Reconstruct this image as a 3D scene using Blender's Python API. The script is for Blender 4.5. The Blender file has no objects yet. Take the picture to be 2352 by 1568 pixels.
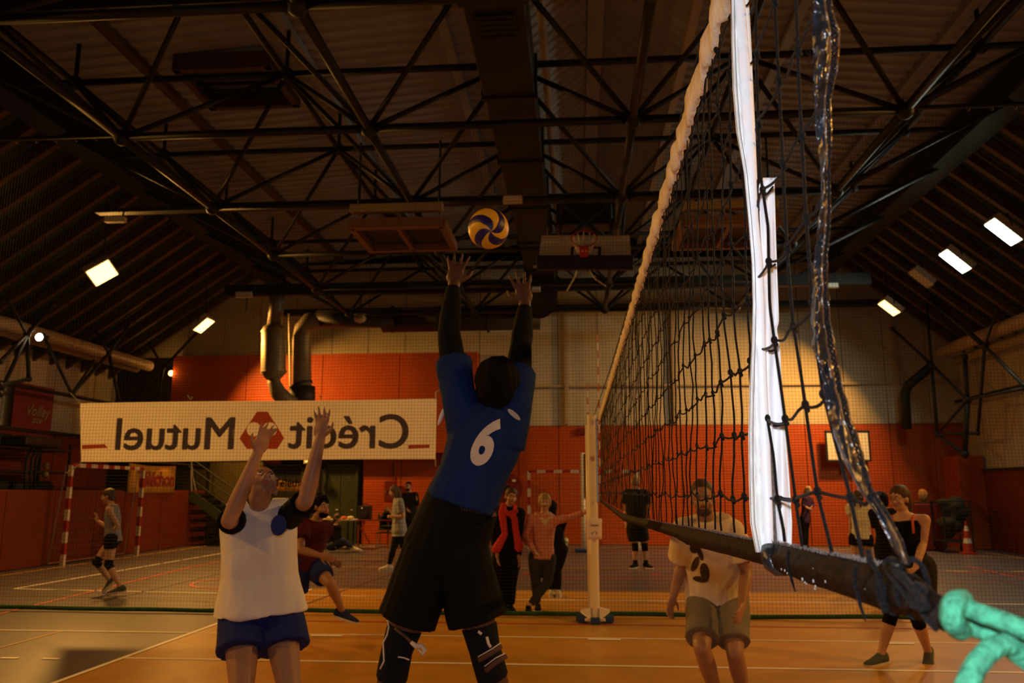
import bpy, bmesh, math, random
from mathutils import Vector, Matrix, Euler, noise
random.seed(7)
PI = math.pi
SC = bpy.context.scene
COL = SC.collection
F = 1898.0; CZ = 1.513                      # focal length in pixels of a 2352-wide frame, eye height
PIT = math.atan(346/F); YAW = math.atan(152*math.cos(PIT)/F)

# ---------------------------------------------------------------- camera
cd = bpy.data.cameras.new('camera'); cam = bpy.data.objects.new('camera', cd); COL.objects.link(cam)
cam.location = (0, 0, CZ); cam.rotation_euler = (PI/2+PIT, 0, YAW)
cd.sensor_width = 36; cd.lens = F/2352*36; cd.clip_start = .05; cd.clip_end = 200
cd.dof.use_dof = True; cd.dof.focus_distance = 1.7; cd.dof.aperture_fstop = 8.0
SC.camera = cam

# ---------------------------------------------------------------- world, exposure
w = bpy.data.worlds.new('world'); SC.world = w; w.use_nodes = True
w.node_tree.nodes['Background'].inputs[0].default_value = (.9, .55, .3, 1)
w.node_tree.nodes['Background'].inputs[1].default_value = 0.0
SC.view_settings.view_transform = 'Standard'; SC.view_settings.look = 'None'
SC.view_settings.exposure = 0.0; SC.view_settings.gamma = 1.0; SC.view_settings.use_curve_mapping = False
ORANGE = (1.0, .46, .085); COOL = (.92, 1.0, .80); FLASHC = (.86, .93, 1.0)

# lamp rows: (x, y, z, kind); the hall's two rows of floodlights
LAMPS = [(-10.15, 16.5, 6.15, 'sodium', 340), (-10.5, 22.2, 6.15, 'sodium', 400), (-10.2, 10.6, 6.3, 'sodium', 80),
         (-10.2, 4.8, 6.3, 'sodium', 170), (-10.2, -1.5, 6.3, 'sodium', 170),
         (8.35, 22.3, 6.35, 'sodium', 470), (8.9, 10.6, 6.3, 'sodium', 150), (8.9, 4.8, 6.3, 'sodium', 160), (8.9, -1.5, 6.3, 'sodium', 150),
         (8.75, 17.0, 6.75, 'metal', 85), (8.75, 19.2, 6.75, 'metal', 85)]
# the camera's own flash, fired on top of the camera
fl = bpy.data.lights.new('flash', 'POINT'); fl.energy = 60.0; fl.color = FLASHC; fl.shadow_soft_size = .03
flo = bpy.data.objects.new('camera_flash', fl); flo.location = (-.02, -.04, CZ+.11); COL.objects.link(flo)

# ---------------------------------------------------------------- pixel rays of the survey
_f = Vector((-math.sin(YAW)*math.cos(PIT), math.cos(YAW)*math.cos(PIT), math.sin(PIT)))
_r = Vector((math.cos(YAW), math.sin(YAW), 0)); _u = _r.cross(_f)
EYE = Vector((0, 0, CZ))
def ray(u, v): return _f + _r*((u-1176)/F) + _u*((784-v)/F)
def aY(u, v, Y): d = ray(u, v); return EYE + d*(Y/d.y)
def aZ(u, v, Z=0.0): d = ray(u, v); return EYE + d*((Z-CZ)/d.z)
def aX(u, v, X): d = ray(u, v); return EYE + d*(X/d.x)

# ---------------------------------------------------------------- materials
MATS = {}
def mat(name, col, rough=.6, metal=0., noise_amt=0., noise_scale=8., bump=0., bump_scale=40., spec=.35, wave=None, sheen=0., trans=0., tex='noise', col2=None):
    if name in MATS: return MATS[name]
    m = bpy.data.materials.new(name); m.use_nodes = True; nt = m.node_tree; b = nt.nodes['Principled BSDF']
    b.inputs['Base Color'].default_value = (*col, 1); b.inputs['Roughness'].default_value = rough
    b.inputs['Metallic'].default_value = metal; b.inputs['Specular IOR Level'].default_value = spec
    if sheen: b.inputs['Sheen Weight'].default_value = sheen
    if trans: b.inputs['Transmission Weight'].default_value = trans
    tc = nt.nodes.new('ShaderNodeTexCoord')
    if noise_amt or col2:
        n = nt.nodes.new('ShaderNodeTexNoise'); n.inputs['Scale'].default_value = noise_scale; n.inputs['Detail'].default_value = 4
        nt.links.new(tc.outputs['Object'], n.inputs['Vector'])
        mx = nt.nodes.new('ShaderNodeMix'); mx.data_type = 'RGBA'
        c2 = col2 or tuple(c*(1-noise_amt) for c in col)
        c1 = col if col2 else tuple(min(1, c*(1+noise_amt*.6)) for c in col)
        mx.inputs[6].default_value = (*c2, 1); mx.inputs[7].default_value = (*c1, 1)
        cr = nt.nodes.new('ShaderNodeMapRange'); cr.inputs[1].default_value = .35; cr.inputs[2].default_value = .65
        nt.links.new(n.outputs['Fac'], cr.inputs[0]); nt.links.new(cr.outputs[0], mx.inputs[0]); nt.links.new(mx.outputs[2], b.inputs['Base Color'])
    if bump:
        n2 = nt.nodes.new('ShaderNodeTexNoise'); n2.inputs['Scale'].default_value = bump_scale; n2.inputs['Detail'].default_value = 5
        nt.links.new(tc.outputs['Object'], n2.inputs['Vector'])
        bp = nt.nodes.new('ShaderNodeBump'); bp.inputs['Strength'].default_value = bump; bp.inputs['Distance'].default_value = .01
        nt.links.new(n2.outputs['Fac'], bp.inputs['Height']); nt.links.new(bp.outputs[0], b.inputs['Normal'])
    if wave:                                     # (axis, scale, strength)
        wv = nt.nodes.new('ShaderNodeTexWave'); wv.bands_direction = wave[0]; wv.inputs['Scale'].default_value = wave[1]
        wv.inputs['Distortion'].default_value = wave[3] if len(wave) > 3 else 0
        nt.links.new(tc.outputs['Object'], wv.inputs['Vector'])
        bp = nt.nodes.new('ShaderNodeBump'); bp.inputs['Strength'].default_value = wave[2]; bp.inputs['Distance'].default_value = .012
        nt.links.new(wv.outputs['Fac'], bp.inputs['Height']); nt.links.new(bp.outputs[0], b.inputs['Normal'])
    MATS[name] = m; return m
def glow(name, col, st):
    if name in MATS: return MATS[name]
    m = bpy.data.materials.new(name); m.use_nodes = True; b = m.node_tree.nodes['Principled BSDF']
    b.inputs['Base Color'].default_value = (.8, .8, .8, 1); b.inputs['Emission Color'].default_value = (*col, 1); b.inputs['Emission Strength'].default_value = st
    MATS[name] = m; return m

# ---------------------------------------------------------------- mesh collector (world coordinates)
def frame(d):
    d = d.normalized(); a = Vector((0, 0, 1)) if abs(d.z) < .9 else Vector((0, 1, 0))
    x = d.cross(a).normalized(); return x, d.cross(x).normalized()
class MB:
    def __init__(s): s.v = []; s.f = []
    def add(s, vs, fs):
        o = len(s.v); s.v += [Vector(p) for p in vs]; s.f += [tuple(i+o for i in f) for f in fs]; return s
    def box(s, c, sz, rot=None, bev=0):
        c = Vector(c); x, y, z = [q/2 for q in sz]; R = rot or Matrix.Identity(3)
        vs = [c + R @ Vector((a*x, b*y, d*z)) for d in (-1, 1) for b in (-1, 1) for a in (-1, 1)]
        return s.add(vs, [(0, 2, 3, 1), (4, 5, 7, 6), (0, 1, 5, 4), (2, 6, 7, 3), (0, 4, 6, 2), (1, 3, 7, 5)])
    def beam(s, a, b, w_, h_):                       # rectangular bar between two points
        a = Vector(a); b = Vector(b); d = b-a; x, y = frame(d)
        vs = [p + x*(i*w_/2) + y*(j*h_/2) for p in (a, b) for i, j in ((-1, -1), (1, -1), (1, 1), (-1, 1))]
        return s.add(vs, [(3, 2, 1, 0), (4, 5, 6, 7), (0, 1, 5, 4), (1, 2, 6, 5), (2, 3, 7, 6), (3, 0, 4, 7)])
    def tube(s, pts, r, n=8, cap=True):
        pts = [Vector(p) for p in pts]; m = len(pts); rr = r if isinstance(r, (list, tuple)) else [r]*m
        x = None; vs = []
        for i, p in enumerate(pts):
            d = (pts[min(i+1, m-1)]-pts[max(i-1, 0)])
            if d.length < 1e-9: d = Vector((0, 0, 1))
            d.normalize()
            if x is None: x, y = frame(d)
            else:
                x = x - d*x.dot(d); x = x.normalized() if x.length > 1e-6 else frame(d)[0]; y = d.cross(x)
            for k in range(n):
                a = 2*PI*k/n; vs.append(p + (x*math.cos(a)+y*math.sin(a))*rr[i])
        fs = [(i*n+k, i*n+(k+1) % n, (i+1)*n+(k+1) % n, (i+1)*n+k) for i in range(m-1) for k in range(n)]
        if cap: fs += [tuple(range(n))[::-1], tuple((m-1)*n+k for k in range(n))]
        return s.add(vs, fs)
    def loft(s, rings, cap=True, closed=True):
        n = len(rings[0]); m = len(rings); vs = [p for r in rings for p in r]
        kk = n if closed else n-1
        fs = [(i*n+k, i*n+(k+1) % n, (i+1)*n+(k+1) % n, (i+1)*n+k) for i in range(m-1) for k in range(kk)]
        if cap and closed: fs += [tuple(range(n))[::-1], tuple((m-1)*n+k for k in range(n))]
        return s.add(vs, fs)
    def ball(s, c, r, n=10, m=7, sc=(1, 1, 1), R=None):
        c = Vector(c); R = R or Matrix.Identity(3); vs = [c + R @ Vector((0, 0, r*sc[2]))]
        for i in range(1, m):
            t = PI*i/m
            for k in range(n):
                a = 2*PI*k/n; vs.append(c + R @ Vector((r*sc[0]*math.sin(t)*math.cos(a), r*sc[1]*math.sin(t)*math.sin(a), r*sc[2]*math.cos(t))))
        vs.append(c + R @ Vector((0, 0, -r*sc[2]))); L = len(vs)-1
        fs = [(0, 1+k, 1+(k+1) % n) for k in range(n)]
        fs += [(1+i*n+k, 1+(i+1)*n+k, 1+(i+1)*n+(k+1) % n, 1+i*n+(k+1) % n) for i in range(m-2) for k in range(n)]
        fs += [(L, 1+(m-2)*n+(k+1) % n, 1+(m-2)*n+k) for k in range(n)]
        return s.add(vs, fs)
    def cyl(s, a, b, r, n=16): return s.tube([a, b], r, n)
    def obj(s, name, m, parent=None, smooth=False, bevel=0., origin=None):
        me = bpy.data.meshes.new(name)
        org = Vector(origin) if origin is not None else Vector((0, 0, 0))
        me.from_pydata([tuple(v-org) for v in s.v], [], s.f); me.update()
        if smooth: me.polygons.foreach_set('use_smooth', [True]*len(me.polygons))
        o = bpy.data.objects.new(name, me); COL.objects.link(o); me.materials.append(m)
        o.location = org
        if bevel:
            bv = o.modifiers.new('bevel', 'BEVEL'); bv.width = bevel; bv.segments = 2; bv.limit_method = 'ANGLE'
        if parent is not None: attach(o, parent)
        return o
def wloc(o):
    l = o.location.copy(); p = o.parent
    return l if p is None else l                     # parented parts keep world coordinates
def attach(o, p):
    o.parent = p; o.matrix_parent_inverse = Matrix.Translation(-wloc(p))
def tag(o, label, cat, group=None, kind=None):
    if label: o['label'] = label
    if cat: o['category'] = cat
    if group: o['group'] = group
    if kind: o['kind'] = kind
    return o
def thing(name, loc, label, cat, group=None):
    o = bpy.data.objects.new(name, None); COL.objects.link(o); o.location = loc; o.empty_display_size = .1
    return tag(o, label, cat, group)
def struct(o): o['kind'] = 'structure'; return o
def stuff(o): o['kind'] = 'stuff'; return o
def inst(src, parent, M4):                           # a further part sharing the mesh of src, placed by matrix
    c = src.copy(); COL.objects.link(c); c.parent = parent; c.matrix_parent_inverse = Matrix.Translation(-wloc(parent)); c.matrix_basis = M4; return c
def text_mesh(name, body, size, m, loc, rot3, parent=None, bold=0.0, extrude=.002, mirror=False, sx=1.0, align='CENTER', shear=0., depth=None):
    cu = bpy.data.curves.new(name, 'FONT'); cu.body = body; cu.size = size; cu.offset = bold; cu.extrude = extrude; cu.align_x = align; cu.align_y = 'CENTER'; cu.shear = shear
    cu.resolution_u = 6
    t = bpy.data.objects.new(name, cu); COL.objects.link(t); dg = bpy.context.evaluated_depsgraph_get(); dg.update()
    me = bpy.data.meshes.new_from_object(t.evaluated_get(dg)); bpy.data.objects.remove(t)
    s = -1 if mirror else 1
    for v in me.vertices: v.co = Vector(loc) + rot3 @ Vector((v.co.x*sx*s, v.co.y, v.co.z))
    if mirror: me.flip_normals()
    me.materials.clear(); me.materials.append(m); me.name = name
    o = bpy.data.objects.new(name, me); COL.objects.link(o)
    if parent is not None: attach(o, parent)
    return o
XZ = Matrix(((1, 0, 0), (0, 0, -1), (0, 1, 0)))       # text plane -> upright, facing -Y
# ================================================================ materials of the hall
M_floor = mat('floor_grey', (.088, .074, .086), .36, noise_amt=.10, noise_scale=2.5, bump=.06, bump_scale=60)
M_floor_o = mat('floor_orange', (.44, .225, .030), .34, noise_amt=.10, noise_scale=3, bump=.05, bump_scale=50)
M_white = mat('line_white', (.80, .76, .70), .5); M_linered = mat('line_red', (.50, .05, .02), .5); M_lineyel = mat('line_yellow', (.62, .36, .05), .5)
M_linedark = mat('line_dark', (.10, .05, .06), .5)
M_beige = mat('wall_beige', (.50, .43, .30), .62, noise_amt=.08, noise_scale=1.5, wave=('Z', 4.2, .35))
M_orange = mat('wall_orange', (.40, .060, .002), .55, noise_amt=.08, noise_scale=1.5, wave=('Z', 4.2, .35))
M_red = mat('wall_red', (.17, .019, .003), .55, noise_amt=.10, noise_scale=2)
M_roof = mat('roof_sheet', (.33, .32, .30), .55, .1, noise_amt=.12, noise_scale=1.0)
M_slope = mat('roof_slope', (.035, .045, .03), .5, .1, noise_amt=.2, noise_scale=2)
M_rafter = mat('rafter', (.10, .052, .02), .55, noise_amt=.3, noise_scale=1.2)
M_truss = mat('truss_paint', (.013, .012, .009), .55, 0, noise_amt=.2, noise_scale=6)
M_duct = mat('duct_dark', (.022, .017, .012), .55, 0, noise_amt=.15, noise_scale=2)
M_galv = mat('galvanised', (.24, .19, .12), .5, .35, noise_amt=.15, noise_scale=5)
M_pipe = mat('pipe_cream', (.42, .32, .20), .5, .1, noise_amt=.1, noise_scale=3)
M_cream = mat('cream_plastic', (.55, .48, .34), .5)
M_black = mat('black_paint', (.012, .012, .012), .5)
M_green = mat('dark_green', (.035, .045, .02), .5, noise_amt=.2)
M_steel = mat('steel', (.35, .33, .3), .35, .8)
XL, XR, YB, YF, ZB = -11.15, 11.1, 24.8, -9.0, 6.41

# ---------------------------------------------------------------- floor
fb = MB(); fb.box((0, (YB+YF)/2, -.1), (30, YB-YF+1, .2))
floor = struct(fb.obj('floor', M_floor))
ob = MB(); ob.box((.3, 2.1, .001), (9.04, 22.4, .004))
attach(ob.obj('court_surface', M_floor_o), floor)
def fline(pts, wd, m, z=.006):
    b = MB()
    for a, c in zip(pts[:-1], pts[1:]):
        a = Vector((a[0], a[1], z)); c = Vector((c[0], c[1], z)); d = (c-a).normalized(); n = Vector((-d.y, d.x, 0))*wd/2
        b.add([a-n, c-n, c+n, a+n], [(0, 1, 2, 3)])
    attach(b.obj('court_line', m), floor)
def P2(u, v): p = aZ(u, v, 0); return (p.x, p.y)
def arc(cx, cy, r, a0, a1, n=28): return [(cx+r*math.cos(a0+(a1-a0)*i/n), cy+r*math.sin(a0+(a1-a0)*i/n)) for i in range(n+1)]
fline([(-4.22, -8), (-4.22, 13.3)], .05, M_white, .008); fline([(4.82, -8), (4.82, 13.3)], .05, M_white, .008)
fline([(-4.22, 13.3), (4.82, 13.3)], .05, M_lineyel, .008)
fline([(-4.22, 7.74), (11, 7.74)], .05, M_white); fline([(-11, 9.15), (11, 9.15)], .035, M_white)
for x in (-2.7, .25, 3.2): fline([(x-.17, 9.06), (x+.17, 9.06)], .07, M_white, .009)
for i in range(9): x_ = -4.87-.40*i; fline([(x_-.085, 7.66), (x_+.085, 7.66)], .05, M_white)
fline([(-8.95, 12.95), (-8.95, 23.4), (9.0, 23.4)], .05, M_white); fline([(-8.95, 12.95), (-1, 12.25), (9.5, 12.3)], .05, M_white)
fline([(-10.6, 8), (-10.6, 24.3), (10.3, 24.3), (10.3, 8)], .06, M_lineyel)
fline([P2(0, 1410), P2(205, 1360), P2(440, 1302), P2(560, 1280)], .05, M_linered)
fline([P2(205, 1388), P2(500, 1318)], .05, M_linedark); fline([P2(0, 1345), P2(210, 1308)], .05, M_linedark); fline([P2(0, 1365), P2(480, 1380)], .03, M_linedark)
fline([P2(0, 1488), P2(140, 1450)], .02, M_lineyel)
fline(arc(-5.6, 14.1, .9, 0, 2*PI), .06, M_linered); fline(arc(7.2, 15.4, 1.6, -1.4, 1.6), .09, M_linered)
fline(arc(-5.8, 22, 3.0, PI, 1.75*PI), .05, M_lineyel); fline(arc(7.9, 19.6, 2.4, -PI*.6, .3*PI), .06, M_lineyel)
fline([P2(2220, 1300), P2(2352, 1330)], .05, M_linered); fline([P2(2240, 1322), P2(2352, 1345)], .05, M_linedark)
fline([P2(680, 1345), P2(960, 1262)], .05, M_linedark); fline([P2(690, 1392), P2(900, 1316)], .05, M_linedark)
fline([(-4, 10.05), (4.6, 10.05)], .04, M_linered, .009); fline([(-6, 17.2), (9, 17.2)], .04, M_lineyel); fline([(-3.5, 15.4), (9, 15.4)], .04, M_linered)
for u, v in ((1210, 1318), (1505, 1320), (2080, 1330)): x, y = P2(u, v); fline([(x-.08, y), (x+.08, y)], .14, M_linered)

# ---------------------------------------------------------------- back wall: core plus separately laid panels
wb = MB(); wb.box(((XL+XR)/2, YB+.2, 4.0), (30, .3, 9)); wall_back = struct(wb.obj('wall_back', M_duct))
def panels(parent, x0, x1, z0, z1, wpan, y, m, gap=.02, th=.06):
    n = max(1, round((x1-x0)/wpan)); wv = (x1-x0)/n
    for i in range(n):
        b = MB(); b.box((x0+wv*(i+.5), y, (z0+z1)/2), (wv-gap, th, z1-z0-gap)); attach(b.obj('wall_panel', m), parent)
panels(wall_back, -2.95, 11.4, 0, 3.46, 1.2, YB-.03, M_orange)
panels(wall_back, -2.95, 11.4, 3.46, 4.62, 1.2, YB, M_beige); panels(wall_back, -2.95, 11.4, 4.66, 6.95, 1.2, YB, M_beige)
panels(wall_back, -14.5, -2.95, 5.68, 8.6, 1.2, YB, M_beige); panels(wall_back, -2.95, 11.4, 6.97, 8.6, 1.2, YB+.02, M_beige)
panels(wall_back, -12.4, -2.95, 2.65, 5.66, 2.35, YB-.25, M_orange, th=.5)
panels(wall_back, -10.2, -9.0, 0, 2.6, 1.2, YB-.03, M_orange); panels(wall_back, -6.45, -2.95, 0, 2.65, 1.2, YB-.03, M_orange)
b = MB(); b.box((4.2, YB-.07, 4.64), (14.3, .07, .07)); attach(b.obj('wall_rail', M_pipe), wall_back)
for x in (-.3, 2.9, 5.9, 9.3):
    b = MB(); b.box((x, YB-.09, 5.2), (.11, .1, 3.4)); attach(b.obj('wall_post', M_pipe), wall_back)
# dark doorways under the raised red volume
def door(nm, u0, u1, v0, v1, m, y, leafs=1):
    a = aY(u0, v1, y); c = aY(u1, v0, y); z0 = max(0, a.z)
    fr = MB(); t = .07
    fr.box(((a.x+c.x)/2, y, c.z-t/2), (c.x-a.x, .12, t)); fr.box((a.x+t/2, y, (z0+c.z)/2), (t, .12, c.z-z0)); fr.box((c.x-t/2, y, (z0+c.z)/2), (t, .12, c.z-z0))
    fo = struct(fr.obj(nm, M_green)); wv = (c.x-a.x-2*t)/leafs
    for i in range(leafs):
        lf = MB(); lf.box((a.x+t+wv*(i+.5), y+.02, (z0+c.z-t)/2), (wv-.015, .05, c.z-t-z0)); L = lf.obj('door_leaf', m); attach(L, fo)
        hd = MB(); hd.tube([(a.x+t+wv*(i+.9), y-.03, 1.0), (a.x+t+wv*(i+.9), y-.07, 1.0), (a.x+t+wv*(i+.75), y-.07, 1.0)], .012, 6); attach(hd.obj('door_handle', M_steel), L)
door('door_1', 738, 824, 1066, 1252, M_green, YB-.1, 2)
door('door_2', 604, 700, 1066, 1252, M_black, YB-.1, 2)

# ---------------------------------------------------------------- side walls
wl = MB(); wl.box((XL-.12, (YB+YF)/2, .78), (.24, YB-YF, 1.56)); wall_left = struct(wl.obj('wall_left', M_red, bevel=.02))
n = 22
for i in range(n):
    y0 = YF+(YB-YF)/n*i; b = MB(); b.box((XL+.012, y0+(YB-YF)/n/2, .77), (.03, (YB-YF)/n-.02, 1.5)); attach(b.obj('wall_panel', M_red), wall_left)
wo = MB(); wo.box((-14.6, (YB+YF)/2, 3.8), (.2, YB-YF, 7.8)); outer = struct(wo.obj('wall_outer_left', M_duct))
for i in range(n):
    y0 = YF+(YB-YF)/n*i; b = MB(); b.box((-14.47, y0+(YB-YF)/n/2, 4.6), (.06, (YB-YF)/n-.02, 4.2)); attach(b.obj('wall_panel', M_beige), outer)
wr = MB(); wr.box((XR+.2, (YB+YF)/2, 3.5), (.3, YB-YF, 7)); wall_right = struct(wr.obj('wall_right', M_duct))
for i in range(n):
    y0 = YF+(YB-YF)/n*i; yc = y0+(YB-YF)/n/2
    b = MB(); b.box((XR-.02, yc, 1.03), (.14, (YB-YF)/n-.02, 2.06)); attach(b.obj('wall_panel', M_red), wall_right)
    b = MB(); b.box((XR+.03, yc, 4.1), (.06, (YB-YF)/n-.02, 4.0)); attach(b.obj('wall_panel.beige', M_beige), wall_right)
b = MB(); b.box((XR-.05, (YB+YF)/2, 2.1), (.2, YB-YF, .07)); struct(b.obj('trim_1', M_black))
b = MB(); b.box((XR-.4, YB-.6, 1.25), (.7, 1.0, 2.5)); struct(b.obj('pilaster', M_orange, bevel=.02))
wf = MB(); wf.box(((XL+XR)/2, YF-.1, 4), (30, .2, 9)); struct(wf.obj('wall_front', M_beige))

# ---------------------------------------------------------------- roof: trapezoid sheets, lantern ridge, sloped sides
prof = [(-9.45, 8.62), (-5.2, 8.93), (-1.0, 9.22), (.45, 10.35), (1.95, 9.22), (5.0, 8.9), (7.55, 8.62)]
def sheet(name, pr, m, pitch=.30, dep=.045):
    b = MB(); ys = []; y = YF
    while y < YB+.3: ys += [(y, 0), (y+pitch*.38, 0), (y+pitch*.5, dep), (y+pitch*.88, dep)]; y += pitch
    vs = [(x, yy, z+d) for yy, d in ys for x, z in pr]; k = len(pr)
    fs = [(j*k+i, (j+1)*k+i, (j+1)*k+i+1, j*k+i+1) for j in range(len(ys)-1) for i in range(k-1)]
    b.add(vs, fs); return b.obj(name, m)
ceiling = struct(sheet('ceiling', prof, M_roof))
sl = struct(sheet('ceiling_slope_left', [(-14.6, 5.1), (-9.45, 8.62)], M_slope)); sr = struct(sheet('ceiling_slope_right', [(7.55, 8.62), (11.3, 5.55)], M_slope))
for x, z in ((-7.35, 8.72), (-4.6, 8.9), (-2.1, 9.08), (3.6, 8.98), (6.0, 8.74)):
    b = MB(); b.box((x, (YB+YF)/2, z), (.16, YB-YF, .14)); attach(b.obj('purlin', M_rafter if x < -7 else M_roof), ceiling)
for x in (-1.05, 1.98):
    b = MB(); b.box((x, (YB+YF)/2, 9.12), (.14, YB-YF, .2)); attach(b.obj('purlin', M_pipe), ceiling)
b = MB(); b.box((.45, (YB+YF)/2, 10.24), (.3, YB-YF, .12)); attach(b.obj('ridge_beam', M_roof), ceiling)
ra = rb = None
for i in range(33):
    y = 2.0+i*.72
    for side in (0, 1):
        a, c = ((-14.5, y, 5.02), (-9.5, y, 8.44)) if side == 0 else ((7.6, y, 8.44), (11.2, y, 5.47))
        b = MB(); b.beam(a, c, .13, .17); attach(b.obj('rafter', M_rafter), sl if side == 0 else sr)
# heavy edge beams where the slopes begin
def solo(b, name, m, label, cat, group=None, **k): return tag(b.obj(name, m, **k), label, cat, group)
for x, nm in ((-9.3, 1), (7.35, 2)):
    b = MB(); b.box((x, (YB+YF)/2, 8.2), (.34, YB-YF, .55)); b.box((x, (YB+YF)/2, 7.9), (.5, YB-YF, .06)); struct(b.obj('trim_%d' % (nm+1), M_truss))
# roof hatch
t = thing('roof_hatch', (-5.9, 13.2, 8.6), 'dark louvred roof hatch with reddish frame between the upper left trusses', 'hatch')
b = MB()
for dx, dy, sx, sy in ((-.8, 0, .12, 1.5), (.8, 0, .12, 1.5), (0, -.7, 1.7, .12), (0, .7, 1.7, .12)): b.box((-5.9+dx, 13.2+dy, 8.68), (sx, sy, .3))
b.obj('hatch_frame', M_rafter, t)
for k in range(5): b = MB(); b.box((-5.9, 12.7+.25*k, 8.66), (1.5, .16, .05), Matrix.Rotation(.4, 3, 'X')); b.obj('louvre', M_black, t)

# ---------------------------------------------------------------- space frame
BX = [-9.9+3.56*i+.04 for i in range(6)]; BY = [1.65+2.93*j for j in range(8)]; ZT = 8.08
UX = [x+1.78 for x in BX[:-1]]; UY = [y+1.465 for y in BY]
BX = BX[1:-1]                                        # bottom nodes at -6.3 -2.74 .82 4.38
BX = [-6.32, -2.79, .80, 4.32]; UX = [-8.08, -4.55, -1.0, 2.58, 6.1]
sf = thing('space_frame', (-1, 13, ZB), 'black tubular steel space frame carrying the roof of the hall', 'roof truss')
def unit_tube(name, L, r, n=8):
    b = MB(); b.tube([(0, 0, 0), (0, 0, L)], r, n); o = b.obj(name, M_truss, smooth=True); return o
def place(src_cache, name, a, b, r):
    a = Vector(a); b = Vector(b); d = b-a; L = round(d.length, 2); key = (name, L, r)
    M4 = Matrix.Translation(a) @ d.to_track_quat('Z', 'Y').to_matrix().to_4x4() @ Matrix.Diagonal((1, 1, d.length/L, 1))
    if key not in src_cache:
        o = unit_tube(name, L, r); o.parent = sf; o.matrix_parent_inverse = Matrix.Translation(-sf.location); o.matrix_basis = M4; src_cache[key] = o
    else: inst(src_cache[key], sf, M4)
sc_ = {}
nodes = []
for j, y in enumerate(BY):
    for i, x in enumerate(BX):
        nodes.append((x, y, ZB))
        if i+1 < len(BX): place(sc_, 'bottom_chord', (x, y, ZB), (BX[i+1], y, ZB), .055)
        if j+1 < len(BY): place(sc_, 'bottom_chord', (x, y, ZB), (x, BY[j+1], ZB), .06)
    place(sc_, 'bottom_chord', (BX[0], y, ZB), (-9.3, y, 7.95), .05); place(sc_, 'bottom_chord', (BX[-1], y, ZB), (7.35, y, 7.95), .05)
for j, y in enumerate(UY):
    for i, x in enumerate(UX):
        nodes.append((x, y, ZT))
        if i+1 < len(UX): place(sc_, 'top_chord', (x, y, ZT), (UX[i+1], y, ZT), .055)
        if j+1 < len(UY): place(sc_, 'top_chord', (x, y, ZT), (x, UY[j+1], ZT), .05)
    place(sc_, 'top_chord', (UX[0], y, ZT), (-9.3, y, ZT), .055); place(sc_, 'top_chord', (UX[-1], y, ZT), (7.35, y, ZT), .055)
for j, y in enumerate(BY):
    for x in BX:
        for ux in (x-1.77, x+1.77):
            ux = min(UX, key=lambda q: abs(q-ux))
            for uy in (y-1.465, y+1.465):
                if uy > 0: place(sc_, 'diagonal', (x, y, ZB), (ux, uy, ZT), .038)
b = MB(); b.ball((0, 0, 0), .12, 10, 7); n0 = b.obj('node', M_truss, smooth=True); n0.parent = sf; n0.matrix_parent_inverse = Matrix.Translation(-sf.location); n0.location = nodes[0]
for p in nodes[1:]: inst(n0, sf, Matrix.Translation(p))
# chord stubs up to the purlins
st = None
for y in UY:
    for x in UX: place(sc_, 'purlin_stub', (x, y, ZT), (x, y, ZT+.78), .035)

# big air duct hanging along the middle of the frame
t = thing('air_duct', (-.95, 8, 7.35), 'large dark rectangular air duct running along the hall inside the roof frame', 'duct')
b = MB(); b.box((-.92, 13.0, 7.5), (.74, 22.5, .62)); b.obj('duct_body', M_duct, t, bevel=.02)
for k in range(9): b = MB(); b.box((-.92, 4.0+2.4*k, 7.5), (.82, .07, .70)); b.obj('flange', M_duct, t)
b = MB(); b.box((-.92, 9.3, 7.17), (.5, .55, .06)); b.obj('outlet_grille', M_black, t)
for k in range(4): b = MB(); b.box((-.92, 9.12+.12*k, 7.135), (.44, .02, .02)); b.obj('grille_bar', M_duct, t)
# pale pipe along the lantern
tag(MB().tube([(-.47+.0, 3, 8.9), (-.47, 24, 8.9)], .07, 10).obj('roof_pipe', M_pipe, smooth=True), 'pale round pipe running along the roof lantern right of the dark duct', 'pipe')
# horizontal beam nearest the camera and the black tracks hanging under the second bay
for (y, z, r, lb) in ((9.05, 7.55, .14, 'nearest dark cross beam along the top edge of the photo'), (10.62, 6.53, .03, 'dark rail under the first row of truss nodes carrying the divider net')):
    b = MB(); b.box((-1.0, y, z), (17.0, .05, .05))
    if y < 10: b = MB().box((-4.4, y, z), (10.2, .2, .2))
    tag(b.obj('cross_beam' if y < 10 else 'net_rail', M_truss, bevel=.01), lb, 'beam' if y < 10 else 'rail')
for x in (-8.4, -4.9, -1.3, 2.2, 5.8): MBx = MB().tube([(x, 10.52, 6.16), (x, 10.45, 6.42)], .012, 6)
for (u0, u1, v, y, hh, lb) in ((225, 1700, 468, 13.5, .07, 'second dark horizontal rail, behind the heater panel'), (520, 2000, 655, 21.6, .32, 'deep dark girder above the back wall'), (640, 2120, 706, 24.0, .18, 'dark girder lying against the top of the back wall')):
    a = aY(u0, v, y); c = aY(u1, v, y); z = (a.z+c.z)/2
    b = MB(); b.box(((a.x+c.x)/2, y, z), (c.x-a.x, .2, hh)); tag(b.obj('girder', M_truss, bevel=.01), lb, 'beam')
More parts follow.
